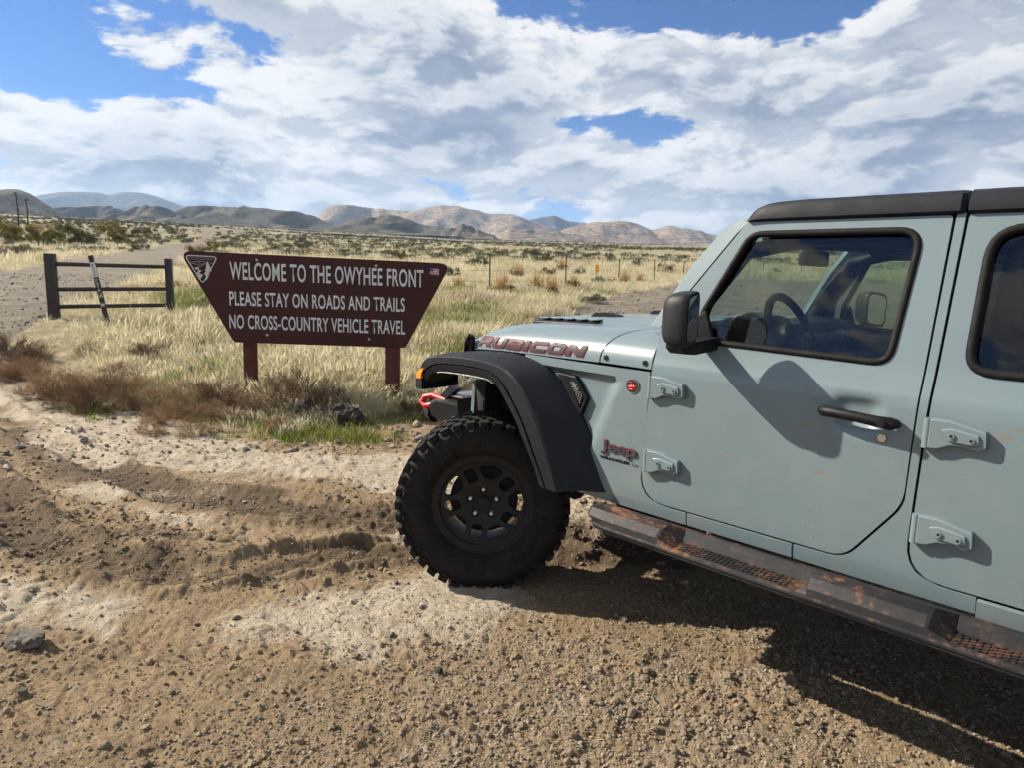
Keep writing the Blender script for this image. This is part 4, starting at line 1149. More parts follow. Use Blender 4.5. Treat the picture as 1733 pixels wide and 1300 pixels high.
def make_wheel(parent):
    bm = rim_face(); me = jfin(bm, 'wheel', 1, 35, True)
    wl = link('wheel', me, M_RIM, parent); add_mods(wl, .026, .0045)
    V, F = lathe_verts([(.188, -.02), (.194, .018), (.200, .030), (.205, .034), (.246, .036), (.252, .032), (.256, .022), (.256, .0)], 72)
    ring = link('beadlock_ring', mesh_from('beadlock_ring', V, F, 35), M_RIM, wl)
    for k in range(24):
        a = 2 * math.pi * (k + .3) / 24; c, s = math.cos(a) * .226, math.sin(a) * .226
        V, F = tube_verts([(c, .030, s), (c, .0405, s)], .0052, 6)
        link('ring_bolt', mesh_from('ring_bolt', V, F, 30), M_RIMHUB, wl)
    V, F = lathe_verts([(.200, .02), (.192, -.03), (.188, -.12), (.205, -.20), (.215, -.22), (.225, -.22), (.215, -.10), (.205, .02)], 48)
    link('wheel_barrel', mesh_from('wheel_barrel', V, F, 35), M_RIM, wl)
    V, F = lathe_verts([(.030, .006), (.078, .003), (.082, -.006), (.082, -.03), (.02, -.03)], 40)
    link('hub_disc', mesh_from('hub_disc', V, F, 35), M_RIMHUB, wl) if False else None
    V, F = tube_verts([(0, -.02, 0), (0, .012, 0), (0, .016, 0)], [.031, .031, .027], 28)
    hc = link('hub_cap', mesh_from('hub_cap', V, F, 30), M_STEEL if False else M_RIM, wl)
    for k in range(5):
        a = math.radians(90 + 72 * k); c, s = -.064 * math.cos(a), .064 * math.sin(a)
        V, F = tube_verts([(c, -.04, s), (c, .003, s), (c, .008, s)], [.0098, .0098, .0075], 6)
        link('lug_nut', mesh_from('lug_nut', V, F, 30), M_NUT, wl)
    V, F = lathe_verts([(.02, -.028), (.092, -.028), (.098, -.05), (.155, -.06), (.160, -.062), (.160, -.082), (.155, -.084), (.05, -.09)], 40)
    link('brake_disc', mesh_from('brake_disc', V, F, 35), M_DARK, wl)
    for ob in [wl] + list(wl.children):
        for v in ob.data.vertices: v.co.x *= 1.09; v.co.z *= 1.09
    # tyre: carcass of revolution with separate tread lugs
    c = -.070
    half = [(.262, .112), (.276, .128), (.290, .144), (.312, .155), (.340, .160), (.375, .156), (.398, .148), (.414, .138), (.4265, .120), (.430, .06)]
    prof = [(r, c + y) for r, y in half] + [(.4305, c)] + [(r, c - y) for r, y in half[::-1]]
    V, F = lathe_verts(prof, 96)
    V = list(V); F = list(F)
    def lug(poly, r0, r1, a, taper=.9):
        """poly of (arc m, y): block standing on the tread"""
        n = len(poly); cx = sum(p[0] for p in poly) / n; cy = sum(p[1] for p in poly) / n; base = len(V)
        for rr, f in ((r0, 1.0), (r1, taper)):
            for s, y in poly:
                th = a + (cx + (s - cx) * f) / .44; yy = cy + (y - cy) * f
                cam_ = 1 - max(0, abs(yy) - .08) * .06
                V.append((rr * cam_ * math.cos(th), c + yy, rr * cam_ * math.sin(th)))
        F.append(tuple(base + n + k for k in range(n)))
        for k in range(n): F.append((base + k, base + (k + 1) % n, base + n + (k + 1) % n, base + n + k))
    nl = 40; pit = 2 * math.pi * .44 / nl
    for k in range(nl):
        a = 2 * math.pi * k / nl; e = .012 if k % 2 else 0
        for sg in (1, -1):
            ph = a + (0 if sg > 0 else math.pi / nl)
            # shoulder lug
            lug([(-.024, sg * .098), (.004, sg * .092), (.024, sg * .100), (.025, sg * (.150 - e * .3)), (.020, sg * (.158 - e * .5)), (-.020, sg * (.158 - e * .5)), (-.025, sg * (.150 - e * .3))][::sg], .418, .4425, ph, .93)
            # side biter running down the sidewall
            base = len(V); r_in = .375 + e * 1.2
            pts = [(-.022, .416, .139), (.022, .416, .139), (.018, r_in + .012, .155), (.006, r_in, .157), (-.014, r_in + .006, .1565)]
            for off in (0, .0050):
                for s, r_, y in pts:
                    th = ph + s / .42; V.append(((r_ + off * .6) * math.cos(th), c + sg * (y + off), (r_ + off * .6) * math.sin(th)))
            F.append(tuple(base + 5 + q for q in range(5)))
            for q in range(5): F.append((base + q, base + (q + 1) % 5, base + 5 + (q + 1) % 5, base + 5 + q))
            # intermediate and centre blocks
            lug([(-.026, sg * .050), (-.008, sg * .044), (.018, sg * .054), (.027, sg * .066), (.020, sg * .088), (-.006, sg * .084), (-.027, sg * .090)][::sg], .42, .4425, ph + math.pi / nl, .92)
            lug([(-.028, sg * .004), (.006, sg * .006), (.024, sg * .014), (.028, sg * .034), (.006, sg * .043), (-.014, sg * .035), (-.029, sg * .038)][::sg], .42, .4425, ph + .3 * math.pi / nl, .92)
    # raised band and blocks on the sidewall
    for k in range(36):
        if k % 9 in (7, 8): continue
        a = 2 * math.pi * k / 36
        lug_ = [(-.011, .300), (.011, .300), (.009, .335), (-.009, .335)]
        base = len(V)
        for off in (0, .003):
            for s, r_ in lug_:
                th = a + s / .32; V.append((r_ * math.cos(th), c + .1585 + off, r_ * math.sin(th)))
        F.append(tuple(base + 4 + q for q in range(4)))
        for q in range(4): F.append((base + q, base + (q + 1) % 4, base + 4 + (q + 1) % 4, base + 4 + q))
    V = [(x * .985, y * 1.0 + (math.copysign(.012, y + .07) * math.exp(-((z + .40) / .07) ** 2) if z < -.2 else 0), max(z * .985, -.412 + (z * .985 + .412) * .25) if z < -.38 else z * .985) for x, y, z in V]
    link('tyre', mesh_from('tyre', V, F, 30), M_TYRE, wl)
    return wl
w0 = make_wheel(car)
w0.location = (-.10, .835, .430); w0.rotation_euler = (0, math.radians(0), math.radians(44))
w0['label'] = 'front wheel turned out, black rim with mud tyre'
for (x, y, rz) in ((.02, -.835, math.pi + math.radians(38)), (3.008, .835, 0), (3.008, -.835, math.pi)):
    c = copy_tree(w0, car); c.location = (-x, y, .430); c.rotation_euler = (0, 0, rz)
    if 'label' in c: del c['label']
# ---- front end, underbody
GR = [(-.62, .72), (.62, .72), (.60, 1.02), (.63, 1.165), (-.63, 1.165), (-.60, 1.02)]
slots = [[(x - .028, .80), (x + .028, .80), (x + .028, 1.08), (x - .028, 1.08)] for x in np.linspace(-.30, .30, 7)]
lamps = [circle2(s * .475, .98, .095, 28) for s in (1, -1)]
bm = fill2d([GR] + slots + lamps)
for v in bm.verts: yy = v.co.x; v.co = Vector((-.262 + .02 * (1.165 - v.co.z), yy, v.co.z))
gr = link('grille', jfin(bm, 'grille', 1, 35), PAINT, car); add_mods(gr, .03, .006)
for s in (1, -1):
    V, F = lathe_verts([(.001, 0), (.06, .012), (.088, .03), (.094, .05)], 28)
    hl = link('headlamp', mesh_from('headlamp', [(-(-.275 + y), s * .475 + x, .98 + z) for x, y, z in V], F, 40), M_CHROME, gr)
jbox('radiator', (-.235, -.60, .70), (-.15, .60, 1.15), M_DARK, car)
jbox('inner_fender', (-.20, .42, .62), (.66, .47, 1.17), M_DARK, car, .01)
jbox('inner_fender', (-.20, .42, .62), (.66, .47, 1.17), M_DARK, car, .01, -1)
bp = jgrid('front_bumper', [[(-.74 + a, y, z0), (-.76 + a, y, z1), (-.70 + a, y, z1 + .03), (-.50 + a, y, z1 + .03), (-.48 + a, y, z0 - .02)] for y, a, z0, z1 in ((-.55, .06, .72, .78), (-.50, .0, .68, .80), (-.30, 0, .66, .81), (.30, 0, .66, .81), (.50, .0, .68, .80), (.55, .06, .72, .78))], M_BLACK, car, closed_u=True, caps=True, smooth=30)
for s in (1, -1):
    jtube('tow_hook', [(-.60, s * .50, .815), (-.72, s * .51, .830), (-.770, s * .53, .815), (-.785, s * .54, .785), (-.755, s * .54, .762), (-.70, s * .53, .775)], .019, M_RED, bp, 10, False)
    jtube('fog_lamp', [(-.80, s * .46, .715), (-.70, s * .50, .715)], .050, M_BLACK, bp, 20)
    jtube('fog_lens', [(-.812, s * .455, .715), (-.801, s * .459, .715)], .042, M_STEEL, bp, 20)
    jgrid('bumper_bracket', [[(-.66 + q * .05, s * .46, .83 + q * .04), (-.59 + q * .05, s * .46, .83 + q * .036), (-.59 + q * .05, s * .51, .83 + q * .036), (-.66 + q * .05, s * .51, .83 + q * .04)] for q in range(3)], M_FLARE, bp, closed_u=True, caps=True)
    jbox('frame_rail', (-.5, s * .40 - .04, .58), (3.6, s * .40 + .04, .70), M_DARK, car, .01)
jbox('winch_plate', (-.60, -.40, .842), (-.46, .50, .856), M_STEEL, bp, .004)
jtube('front_axle', [(.0, -.72, .43), (.0, .72, .43)], .055, M_DARK, car, 12)
jtube('rear_axle', [(3.008, -.72, .43), (3.008, .72, .43)], .055, M_DARK, car, 12)
jtube('axle_differential', [(-.14, .12, .43), (.14, .12, .43)], .13, M_DARK, car, 14)
jbox('floor_pan', (.62, -.72, .585), (3.5, .72, .66), M_DARK, car, .01)
jbox('engine_bay', (-.12, -.42, .66), (.62, .42, 1.14), M_DARK, car, .02)
jbox('firewall', (.60, -.75, .60), (.66, .75, 1.16), M_DARK, car, .01)
jbox('tailgate', (3.60, -.70, .72), (3.64, .70, 1.25), PAINT, car, .01)
prism_ = jbox('rear_window', (3.58, -.62, 1.28), (3.60, .62, 1.76), M_GLASS_DARK, car, 0)
# rear flares: plain arched hoops
for side in (1, -1):
    G = []
    for i in range(25):
        a = math.pi * (.02 + .96 * i / 24); c_, s_ = math.cos(a), math.sin(a)
        ex = math.copysign(abs(c_) ** .7, c_); ez = abs(s_) ** .7
        G.append([(3.008 - .52 * ex, .78, .55 + .55 * ez), (3.008 - .52 * ex, .945, .55 + .54 * ez), (3.008 - .60 * ex, .95, .55 + .63 * ez), (3.008 - .62 * ex, .78, .55 + .66 * ez)])
    jgrid('rear_flare', G, M_FLARE, car, side, closed_u=True, caps=True)
# ---- cabin
dash = jgrid('dashboard', [[(1.00, y, 1.375), (1.12, y, 1.40), (1.24, y, 1.385), (1.27, y, 1.33), (1.25, y, 1.20), (1.20, y, 1.0), (1.0, y, .95)] for y in np.linspace(-.68, .68, 9)], M_INT, car, closed_u=True, caps=True, smooth=40)
jgrid('instrument_hood', [[(1.10, y, 1.395), (1.22, y, 1.395 + h), (1.30, y, 1.385 + h), (1.29, y, 1.32)] for y, h in ((.17, .0), (.20, .035), (.30, .05), (.42, .05), (.54, .035), (.57, 0))], M_INT, dash, closed_u=True, caps=True, smooth=40)
jbox('dash_panel', (1.255, -.60, 1.285), (1.285, .12, 1.335), M_INT2, dash, .008)
jbox('centre_screen', (1.268, -.13, 1.22), (1.292, .13, 1.34), M_BLACK, dash, .006)
for y in (-.58, .60): jtube('air_vent', [(1.25, y, 1.28), (1.29, y, 1.28)], .045, M_BLACK, dash, 20)
sw = Vector((1.395, .37, 1.345)); tilt = math.radians(24)
ax_u = Vector((0, 1, 0)); ax_v = Vector((-math.sin(tilt), 0, math.cos(tilt))); ax_n = Vector((math.cos(tilt), 0, math.sin(tilt)))
st = jtube('steering_wheel', [sw + ax_u * (.185 * math.cos(a)) + ax_v * (.185 * math.sin(a)) for a in np.linspace(0, 2 * math.pi, 40, endpoint=False)], .0165, M_INT, car, 10, True)
for a in (0.05, math.pi - .05, -math.pi / 2):
    jtube('wheel_spoke', [sw - ax_n * .02 + (ax_u * math.cos(a) + ax_v * math.sin(a)) * .05, sw + (ax_u * math.cos(a) + ax_v * math.sin(a)) * .18], .014, M_INT2, st, 8)
jtube('airbag_cover', [sw - ax_n * .045, sw + ax_n * .006, sw + ax_n * .018], [.07, .072, .05], M_INT, st, 20)
jtube('steering_column', [sw - ax_n * .04, sw - ax_n * .22], .05, M_INT, st, 12)
rm = jbox('rear_view_mirror', (1.285, -.13, 1.645), (1.325, .13, 1.715), M_BLACK, car, .012)
jtube('mirror_stalk', [(1.30, 0, 1.70), (1.24, 0, 1.775)], .012, M_BLACK, rm, 8)
for y in (-.37, .37):
    se = jgrid('front_seat', [[(1.55, y - .24, .98), (1.55, y + .24, .98), (2.05, y + .24, .93), (2.05, y - .24, .93)], [(1.55, y - .24, .85), (1.55, y + .24, .85), (2.05, y + .24, .80), (2.05, y - .24, .80)]], M_SEAT, car, closed_u=True, caps=True)
    jgrid('seat_back', [[(2.02, y - .22, .92), (2.02, y + .22, .92), (2.14, y + .22, .92), (2.14, y - .22, .92)], [(2.12, y - .23, 1.25), (2.12, y + .23, 1.25), (2.24, y + .23, 1.25), (2.24, y - .23, 1.25)], [(2.20, y - .18, 1.48), (2.20, y + .18, 1.48), (2.28, y + .18, 1.48), (2.28, y - .18, 1.48)]], M_SEAT, se, closed_u=True, caps=True)
    jbox('headrest', (2.22, y - .13, 1.50), (2.31, y + .13, 1.68), M_SEAT, se, .03)
jtube('roll_bar', [(2.30, -.60, .9), (2.32, -.585, 1.62), (2.32, -.50, 1.72), (2.32, .50, 1.72), (2.32, .585, 1.62), (2.30, .60, .9)], .04, M_INT, car, 10)
for s in (1, -1): jtube('side_bar', [(2.32, s * .56, 1.70), (1.45, s * .565, 1.72), (1.27, s * .58, 1.68), (1.08, s * .64, 1.40)], .032, M_INT, car, 10)
jbox('sun_visor', (1.30, .10, 1.725), (1.46, .52, 1.745), M_INT, car, .006)
jbox('sun_visor', (1.30, .10, 1.725), (1.46, .52, 1.745), M_INT, car, .006, -1)

# ------------------------------------------------------------------ welcome sign
def on_ground(u, v):
    """where a sight line meets the terrain (used once, to find the world position of each thing)"""
    q = _F * 1155 + _R * (u - 866.5) - _U * (v - 650)
    ds = np.exp(np.linspace(math.log(2), math.log(3000), 3000))
    xs, ys, zs = q.x / q.y * ds, ds, 1.57 + q.z / q.y * ds
    g = height(xs, ys, False); k = np.argmax(zs < g)
    return Vector((xs[k], ys[k], float(height(xs[k:k + 1], ys[k:k + 1])[0])))
def gz_at(x, y): return float(height(np.array([float(x)]), np.array([float(y)]))[0])

M_SIGN = simple_mat('sign_brown', (0.046, 0.0125, 0.0095), .55, spec=.3, var=.12, scale=3, bump=.06, bscale=60)
M_SIGNPOST = simple_mat('post_brown', (0.095, 0.028, 0.024), .7, spec=.3, var=.3, scale=12, bump=.4, bscale=90)
M_WHITE = simple_mat('letter_white', (0.62, 0.63, 0.63), .5, var=.08, scale=12)
M_FADED = simple_mat('faded_white', (0.40, 0.36, 0.36), .5, var=.1, scale=12)
M_BOLT = simple_mat('galvanised', (0.42, 0.42, 0.42), .4, .7, var=.2)
M_FLAGRED = simple_mat('flag_red', (0.42, 0.05, 0.06), .5, var=.1)
M_FLAGBLUE = simple_mat('flag_blue', (0.06, 0.08, 0.24), .5, var=.1)
M_RAIL = simple_mat('barrier_brown', (0.026, 0.017, 0.015), .55, var=.35, scale=9, bump=.3, bscale=60)
M_TPOST = simple_mat('steel_post', (0.030, 0.026, 0.022), .7, var=.4, scale=15)
M_WIRE = simple_mat('fence_wire', (0.12, 0.11, 0.10), .5, .7, var=.3)
M_WOODPOLE = simple_mat('pole_wood', (0.045, 0.036, 0.030), .85, var=.3, scale=4)
M_YELLOW = simple_mat('marker_yellow', (0.80, 0.38, 0.02), .45, var=.1)

SO = Vector((-3.62, 7.55, 0)); SE = Vector((0.99803, 0.06275, 0)); S_ANG = math.atan2(SE.y, SE.x)
sgn = empty('welcome_sign', (SO.x, SO.y, 0), S_ANG, 'large dark brown road sign shaped like a trapezoid, with three lines of white letters', 'sign')
def sfill(name, loops, y0, y1, mat, parent, bevel=.0):
    """local: x along the sign, y away from the viewer, z up"""
    bm = fill2d(loops)
    for v in bm.verts: v.co.y = y0
    bmesh.ops.recalc_face_normals(bm, faces=bm.faces[:])
    if sum(f.normal.y for f in bm.faces) > 0: bmesh.ops.reverse_faces(bm, faces=bm.faces[:])
    o = link(name, finish(bm, name, 30, False), mat, parent)
    add_mods(o, abs(y1 - y0), bevel); return o
pan = sfill('sign_panel', [arc_round([(-.04, 1.749, .085), (2.915, 1.686, .085), (2.405, .728, .05), (.512, .754, .06)], 6)], -.010, .012, M_SIGN, sgn, .003)
def stext(name, body, s0, s1, zb0, zt0, rise, mat, parent, offset=.014, y=-.0125):
    me, co = text_mesh(name, body, offset, 0, 1.06)
    lo, hi = co.min(0), co.max(0); u = (co[:, 0] - lo[0]) / (hi[0] - lo[0]); v = (co[:, 1] - lo[1]) / (hi[1] - lo[1])
    out = np.stack([s0 + (s1 - s0) * u, np.full(len(u), y), zb0 + (zt0 - zb0) * v + rise * u], -1)
    me.vertices.foreach_set('co', out.astype(np.float32).ravel()); me.update(); me.materials.clear()
    return link(name, me, mat, parent)
stext('lettering_line', 'WELCOME TO THE OWYHEE FRONT', .494, 2.605, 1.450, 1.645, -.037, M_WHITE, pan)
stext('lettering_line', 'PLEASE STAY ON ROADS AND TRAILS', .480, 2.399, 1.165, 1.322, -.030, M_WHITE, pan)
stext('lettering_line', 'NO CROSS-COUNTRY VEHICLE TRAVEL', .470, 2.403, .910, 1.068, -.030, M_WHITE, pan)
# emblem: triangle frame with hills, a winding river and a conifer
em = arc_round([(.012, 1.704, .035), (.378, 1.695, .035), (.200, 1.385, .03)], 5)
fr = sfill('emblem_frame', [em, offset_poly(em, -.010)], -.0125, -.010, M_WHITE, pan)
def strip(P, wd):
    a, b = [], []
    for i, p in enumerate(P):
        q = Vector(P[min(i + 1, len(P) - 1)]) - Vector(P[max(i - 1, 0)]); nrm = Vector((-q.y, q.x)).normalized() * wd * .5
        a.append(tuple(Vector(p) + nrm)); b.append(tuple(Vector(p) - nrm))
    return a + b[::-1]
for P in ([(.078, 1.625), (.12, 1.634), (.16, 1.630), (.185, 1.612), (.20, 1.606), (.225, 1.622), (.27, 1.628), (.33, 1.615)],
          [(.075, 1.618), (.12, 1.612), (.155, 1.600), (.19, 1.588), (.23, 1.606), (.26, 1.612)], [(.148, 1.632), (.175, 1.640), (.215, 1.638), (.240, 1.628)], [(.10, 1.566), (.16, 1.578), (.19, 1.588)]):
    sfill('emblem_hill_line', [strip(P, .0045)], -.0124, -.010, M_FADED, fr)
sfill('emblem_river', [[(.118, 1.560), (.150, 1.572), (.172, 1.566), (.150, 1.552), (.196, 1.536), (.160, 1.512), (.208, 1.490), (.185, 1.455), (.160, 1.440), (.150, 1.468), (.138, 1.475), (.165, 1.492), (.140, 1.512), (.165, 1.538)]], -.0126, -.010, M_WHITE, fr)
sfill('emblem_tree', [[(.262, 1.640), (.270, 1.612), (.288, 1.596), (.276, 1.597), (.296, 1.566), (.280, 1.568), (.305, 1.540), (.280, 1.525), (.262, 1.470), (.240, 1.435), (.210, 1.425), (.236, 1.462), (.238, 1.490), (.215, 1.500), (.243, 1.535), (.225, 1.540), (.250, 1.572), (.238, 1.575), (.254, 1.604), (.248, 1.606)]], -.0126, -.010, M_WHITE, fr)
stext('emblem_caption', 'U.S. DEPARTMENT OF THE INTERIOR', .040, .350, 1.672, 1.684, -.006, M_FADED, fr, .0)
stext('emblem_caption', 'BUREAU OF LAND MANAGEMENT', .065, .325, 1.655, 1.664, -.004, M_FADED, fr, .0)
fl = sfill('flag_decal', [[(2.677, 1.630), (2.776, 1.622), (2.776, 1.552), (2.677, 1.562)]], -.0125, -.010, M_WHITE, pan)
for k in range(4):
    z = 1.626 - k * .0175
    sfill('flag_stripe', [[(2.678 if k > 1 else 2.718, z), (2.775, z - .007), (2.775, z - .015), (2.678 if k > 1 else 2.718, z - .0085)]], -.0128, -.0122, M_FLAGRED, fl)
sfill('flag_canton', [[(2.678, 1.629), (2.716, 1.626), (2.716, 1.593), (2.678, 1.597)]], -.0129, -.0122, M_FLAGBLUE, fl)
for s, z in ((.79, 1.668), (2.082, 1.640), (.876, .845), (2.002, .822)):
    V, F = tube_verts([(s, -.018, z), (s, -.010, z)], .0145, 12)
    link('bolt', mesh_from('bolt', V, F, 30), M_BOLT, pan)
for s0, s1, tw in ((.586, .738, .32), (2.172, 2.334, 0)):
    me = box_mesh('sign_post', (-(s1 - s0) / 2, 0, -.5), ((s1 - s0) / 2, .10, 1.66), .006)
    p = link('sign_post', me, M_SIGNPOST, sgn); p.location = ((s0 + s1) / 2, .016 + tw * .12, 0); p.rotation_euler = (0, math.radians(.3), tw)

# ------------------------------------------------------------------ three-rail barrier and route marker
pL, pR = Vector((-7.900, 11.75, 0)), Vector((-6.540, 13.05, 0))
br = empty('rail_barrier', (pL.x, pL.y, gz_at(pL.x, pL.y)), 0, 'dark brown three-rail metal barrier with two square posts, left of the sign', 'barrier')
def world_box(name, c, hx, hy, z0, z1, rz, mat, parent, bevel=.008):
    me = box_mesh(name, (-hx, -hy, z0), (hx, hy, z1), bevel); o = link(name, me, mat, parent)
    o.location = Vector((c[0], c[1], 0)) - Vector(parent.location); o.rotation_euler = (0, 0, rz); return o
d_ = (pR - pL); ra = math.atan2(d_.y, d_.x)
a_ = world_box('barrier_post', pL, .072, .072, .15, 1.742, ra - .65, M_RAIL, br, .012)
a_ = world_box('barrier_post', pR, .056, .062, .25, 1.722, ra - .65, M_RAIL, br, .012)
for zl, zr, r in ((1.567, 1.565, .036), (1.136, 1.152, .036), (.838, .848, .036)):
    V, F = tube_verts([(0, 0, zl), (d_.x, d_.y, zr)], r, 12)
    o = link('rail', mesh_from('rail', V, F, 40), M_RAIL, br); o.location = (0, 0, -br.location.z)
mk = empty('route_marker', (-6.672, 11.25, gz_at(-6.672, 11.25)), 0, 'leaning thin brown marker post with ROAD sticker, standing in front of the barrier rails', 'marker post')
MT, MB = Vector((-6.935, 11.30, 1.722)), Vector((-6.665, 11.25, .45))
ax = (MT - MB); L_ = ax.length; ax.normalize(); sx_ = Vector((1, 0, 0)); sx_ = (sx_ - ax * sx_.dot(ax)).normalized(); ny_ = ax.cross(sx_)
if ny_.y > 0: pass
def mk_pt(a, h, off=0.0): return MB + sx_ * a + ax * h - Vector((0, 1, 0)) * off - mk.location
def mk_plate(name, a0, a1, h0, h1, off, th, mat, parent):
    bm = bmesh.new(); V = [mk_pt(a, h, o) for o in (off, off - th) for a, h in ((a0, h0), (a1, h0), (a1, h1), (a0, h1))]
    vs = [bm.verts.new(v) for v in V]
    for f in ((0, 1, 2, 3), (4, 7, 6, 5), (0, 4, 5, 1), (1, 5, 6, 2), (2, 6, 7, 3), (3, 7, 4, 0)): bm.faces.new([vs[i] for i in f])
    o = link(name, finish(bm, name, 30), mat, parent)
    if parent is not mk: o.parent = parent
    return o
slat = mk_plate('marker_blade', -.042, .042, -.35, L_, 0.0, .010, M_RAIL, mk)
plate = mk_plate('road_sticker', -.041, .041, L_ - .36, L_ - .115, .003, .003, M_WHITE, mk)
def mk_text(ch, h, s, mat, w=.036):
    me, co = text_mesh('marker_letter', ch, .01); lo, hi = co.min(0), co.max(0)
    u = (co[:, 0] - lo[0]) / (hi[0] - lo[0]) - .5; v = (co[:, 1] - lo[1]) / (hi[1] - lo[1])
    P = np.array([tuple(mk_pt(a * w, h + b * s, .0045)) for a, b in zip(u, v)])
    me.vertices.foreach_set('co', P.astype(np.float32).ravel()); me.update(); me.materials.clear()
    return link('marker_letter', me, mat, mk)
for i, ch in enumerate('ROAD'): mk_text(ch, L_ - .183 - i * .054, .043, M_RAIL)
for i, ch in enumerate('H278'): mk_text(ch, L_ - .425 - i * .058, .040, M_WHITE)
mk_plate('symbol_sticker', -.036, .036, L_ - .70, L_ - .625, .003, .003, M_FADED, mk)
mk_plate('symbol_inset', -.030, .030, L_ - .694, L_ - .631, .0045, .002, M_RAIL, mk)
mk_plate('symbol_sticker', -.036, .036, L_ - .85, L_ - .785, .003, .003, M_FADED, mk)
mk_plate('symbol_inset', -.030, .030, L_ - .842, L_ - .793, .0045, .002, M_RAIL, mk)
for (h0, pts) in ((L_ - .69, [(-.026, .0), (.0, .03), (.012, .05), (.02, .03), (.028, .0), (.006, .012)]), (L_ - .838, [(-.028, .006), (-.022, .026), (-.008, .034), (.012, .034), (.026, .022), (.028, .006)])):
    bm = bmesh.new(); bm.faces.new([bm.verts.new(mk_pt(a, h0 + b, .0065)) for a, b in pts]); link('symbol', finish(bm, 'symbol', 30), M_WHITE, mk)

# ------------------------------------------------------------------ wire fence
def tpost(x, y, h, label, lean=0.0, w=.022):
    z = gz_at(x, y); bm = bmesh.new()
    bm_box(bm, (-w, -.004, -.4), (w, .004, h)); bm_box(bm, (-.004, .0045, -.4), (.004, .045, h))
    for k in range(int(h / .08)): bm_box(bm, (-.006, -.012, .1 + k * .08), (.006, -.0045, .12 + k * .08))
    me = finish(bm, 'fence_post', 30)
    o = link('fence_post', me, M_TPOST); o.location = (x, y, z); o.rotation_euler = (0, lean, .3)
    return tag(o, label, 'fence post', 'steel posts of the wire fence')
FP = [(-.80, 22.21, 'nearest thin dark steel fence post, beside tall straw clumps right of the sign'),
      (2.02, 27.34, 'thin dark steel fence post left of the yellow marker, second from the sign'),
      (5.09, 33.88, 'thin dark steel fence post in dry grass just right of the yellow marker'),
      (7.99, 39.58, 'thin dark steel fence post second left of the windscreen pillar'),
      (11.96, 49.17, 'thin dark steel fence post nearest the windscreen pillar of the car')]
for x, y, lb in FP: tpost(x, y, 1.22, lb, random.uniform(-.03, .03))
for k, (x, y) in enumerate(((17, 57), (21.5, 60), (26, 63), (30.5, 66), (35, 69), (-21.1, 88))):
    tpost(x, y, 1.2 if k < 5 else 1.3, ('thin fence post seen through the car window, %s from the left' % ('first', 'second', 'third', 'fourth', 'fifth')[k]) if k < 5 else 'small lone dark post sticking up above the top edge of the brown sign', random.uniform(-.03, .03))
line = [(-14, 27.6)] + [(-7.2, 24.5)] + [(x, y) for x, y, _ in FP] + [(17, 57), (26, 63), (35, 69)]
for hgt_, nm in ((.35, 'lowest'), (.70, 'middle'), (1.08, 'topmost')):
    path = []
    for (x0, y0), (x1, y1) in zip(line[:-1], line[1:]):
        for s in (0, .25, .5, .75): path.append((x0 + (x1 - x0) * s, y0 + (y1 - y0) * s, (gz_at(x0, y0) * (1 - s) + gz_at(x1, y1) * s) + hgt_ - .05 * math.sin(math.pi * s)))
    V, F = tube_verts(path, .0028, 4)
    tag(link('fence_wire', pydata('fence_wire', V, F), M_WIRE), nm + ' strand of wire strung along the thin steel posts', 'wire', 'strands of the wire fence')
ym = empty('yellow_marker', (4.87, 41.1, gz_at(4.87, 41.1)), 0, 'small bright yellow marker in the dry grass beyond the wire fence', 'marker')
link('marker_board', box_mesh('marker_board', (-.10, -.01, .02 + 1.87 - gz_at(4.87, 41.1)), (.10, .01, .48 + 1.87 - gz_at(4.87, 41.1)), .004), M_YELLOW, ym)
link('marker_stake', box_mesh('marker_stake', (-.02, .011, -.2), (.02, .035, .40 + 1.87 - gz_at(4.87, 41.1)), .003), M_TPOST, ym)
q = on_ground(366, 436)
V, F = tube_verts([(0, 0, 0), (-.42, 0, .95)], .035, 8)
o = link('white_stake', mesh_from('white_stake', V, F, 40), M_WHITE); o.location = q
tag(o, 'thin white stake leaning left, poking up behind the top left of the sign', 'stake')
def pole(x, y, h, label):
    z = gz_at(x, y); r = empty('utility_pole', (x, y, z), 0, label, 'utility pole', 'power poles at the left edge')
    V, F = tube_verts([(0, 0, -1), (.15, 0, h * .5), (-.12, 0, h)], [.24, .20, .16], 10)
    link('pole_shaft', mesh_from('pole_shaft', V, F, 40), M_WOODPOLE, r)
    for dx in (-.6, 0, .6):
        V, F = tube_verts([(dx - .12, .1, h - .35), (dx - .12, .1, h - .12)], .06, 8); link('insulator', mesh_from('insulator', V, F, 40), M_WOODPOLE, r)
    link('crossarm', box_mesh('crossarm', (-.9, -.06, h - .5), (.7, .06, h - .35), .01), M_WOODPOLE, r)
pole(-142, 199, 1.57 + 199 * bearing(28, 324)[1] - gz_at(-142, 199), 'taller wooden power pole nearest the left edge, in front of the dark hill')
pole(-150.5, 215, 1.57 + 215 * bearing(41, 336)[1] - gz_at(-150.5, 215), 'shorter wooden power pole just right of the taller one')

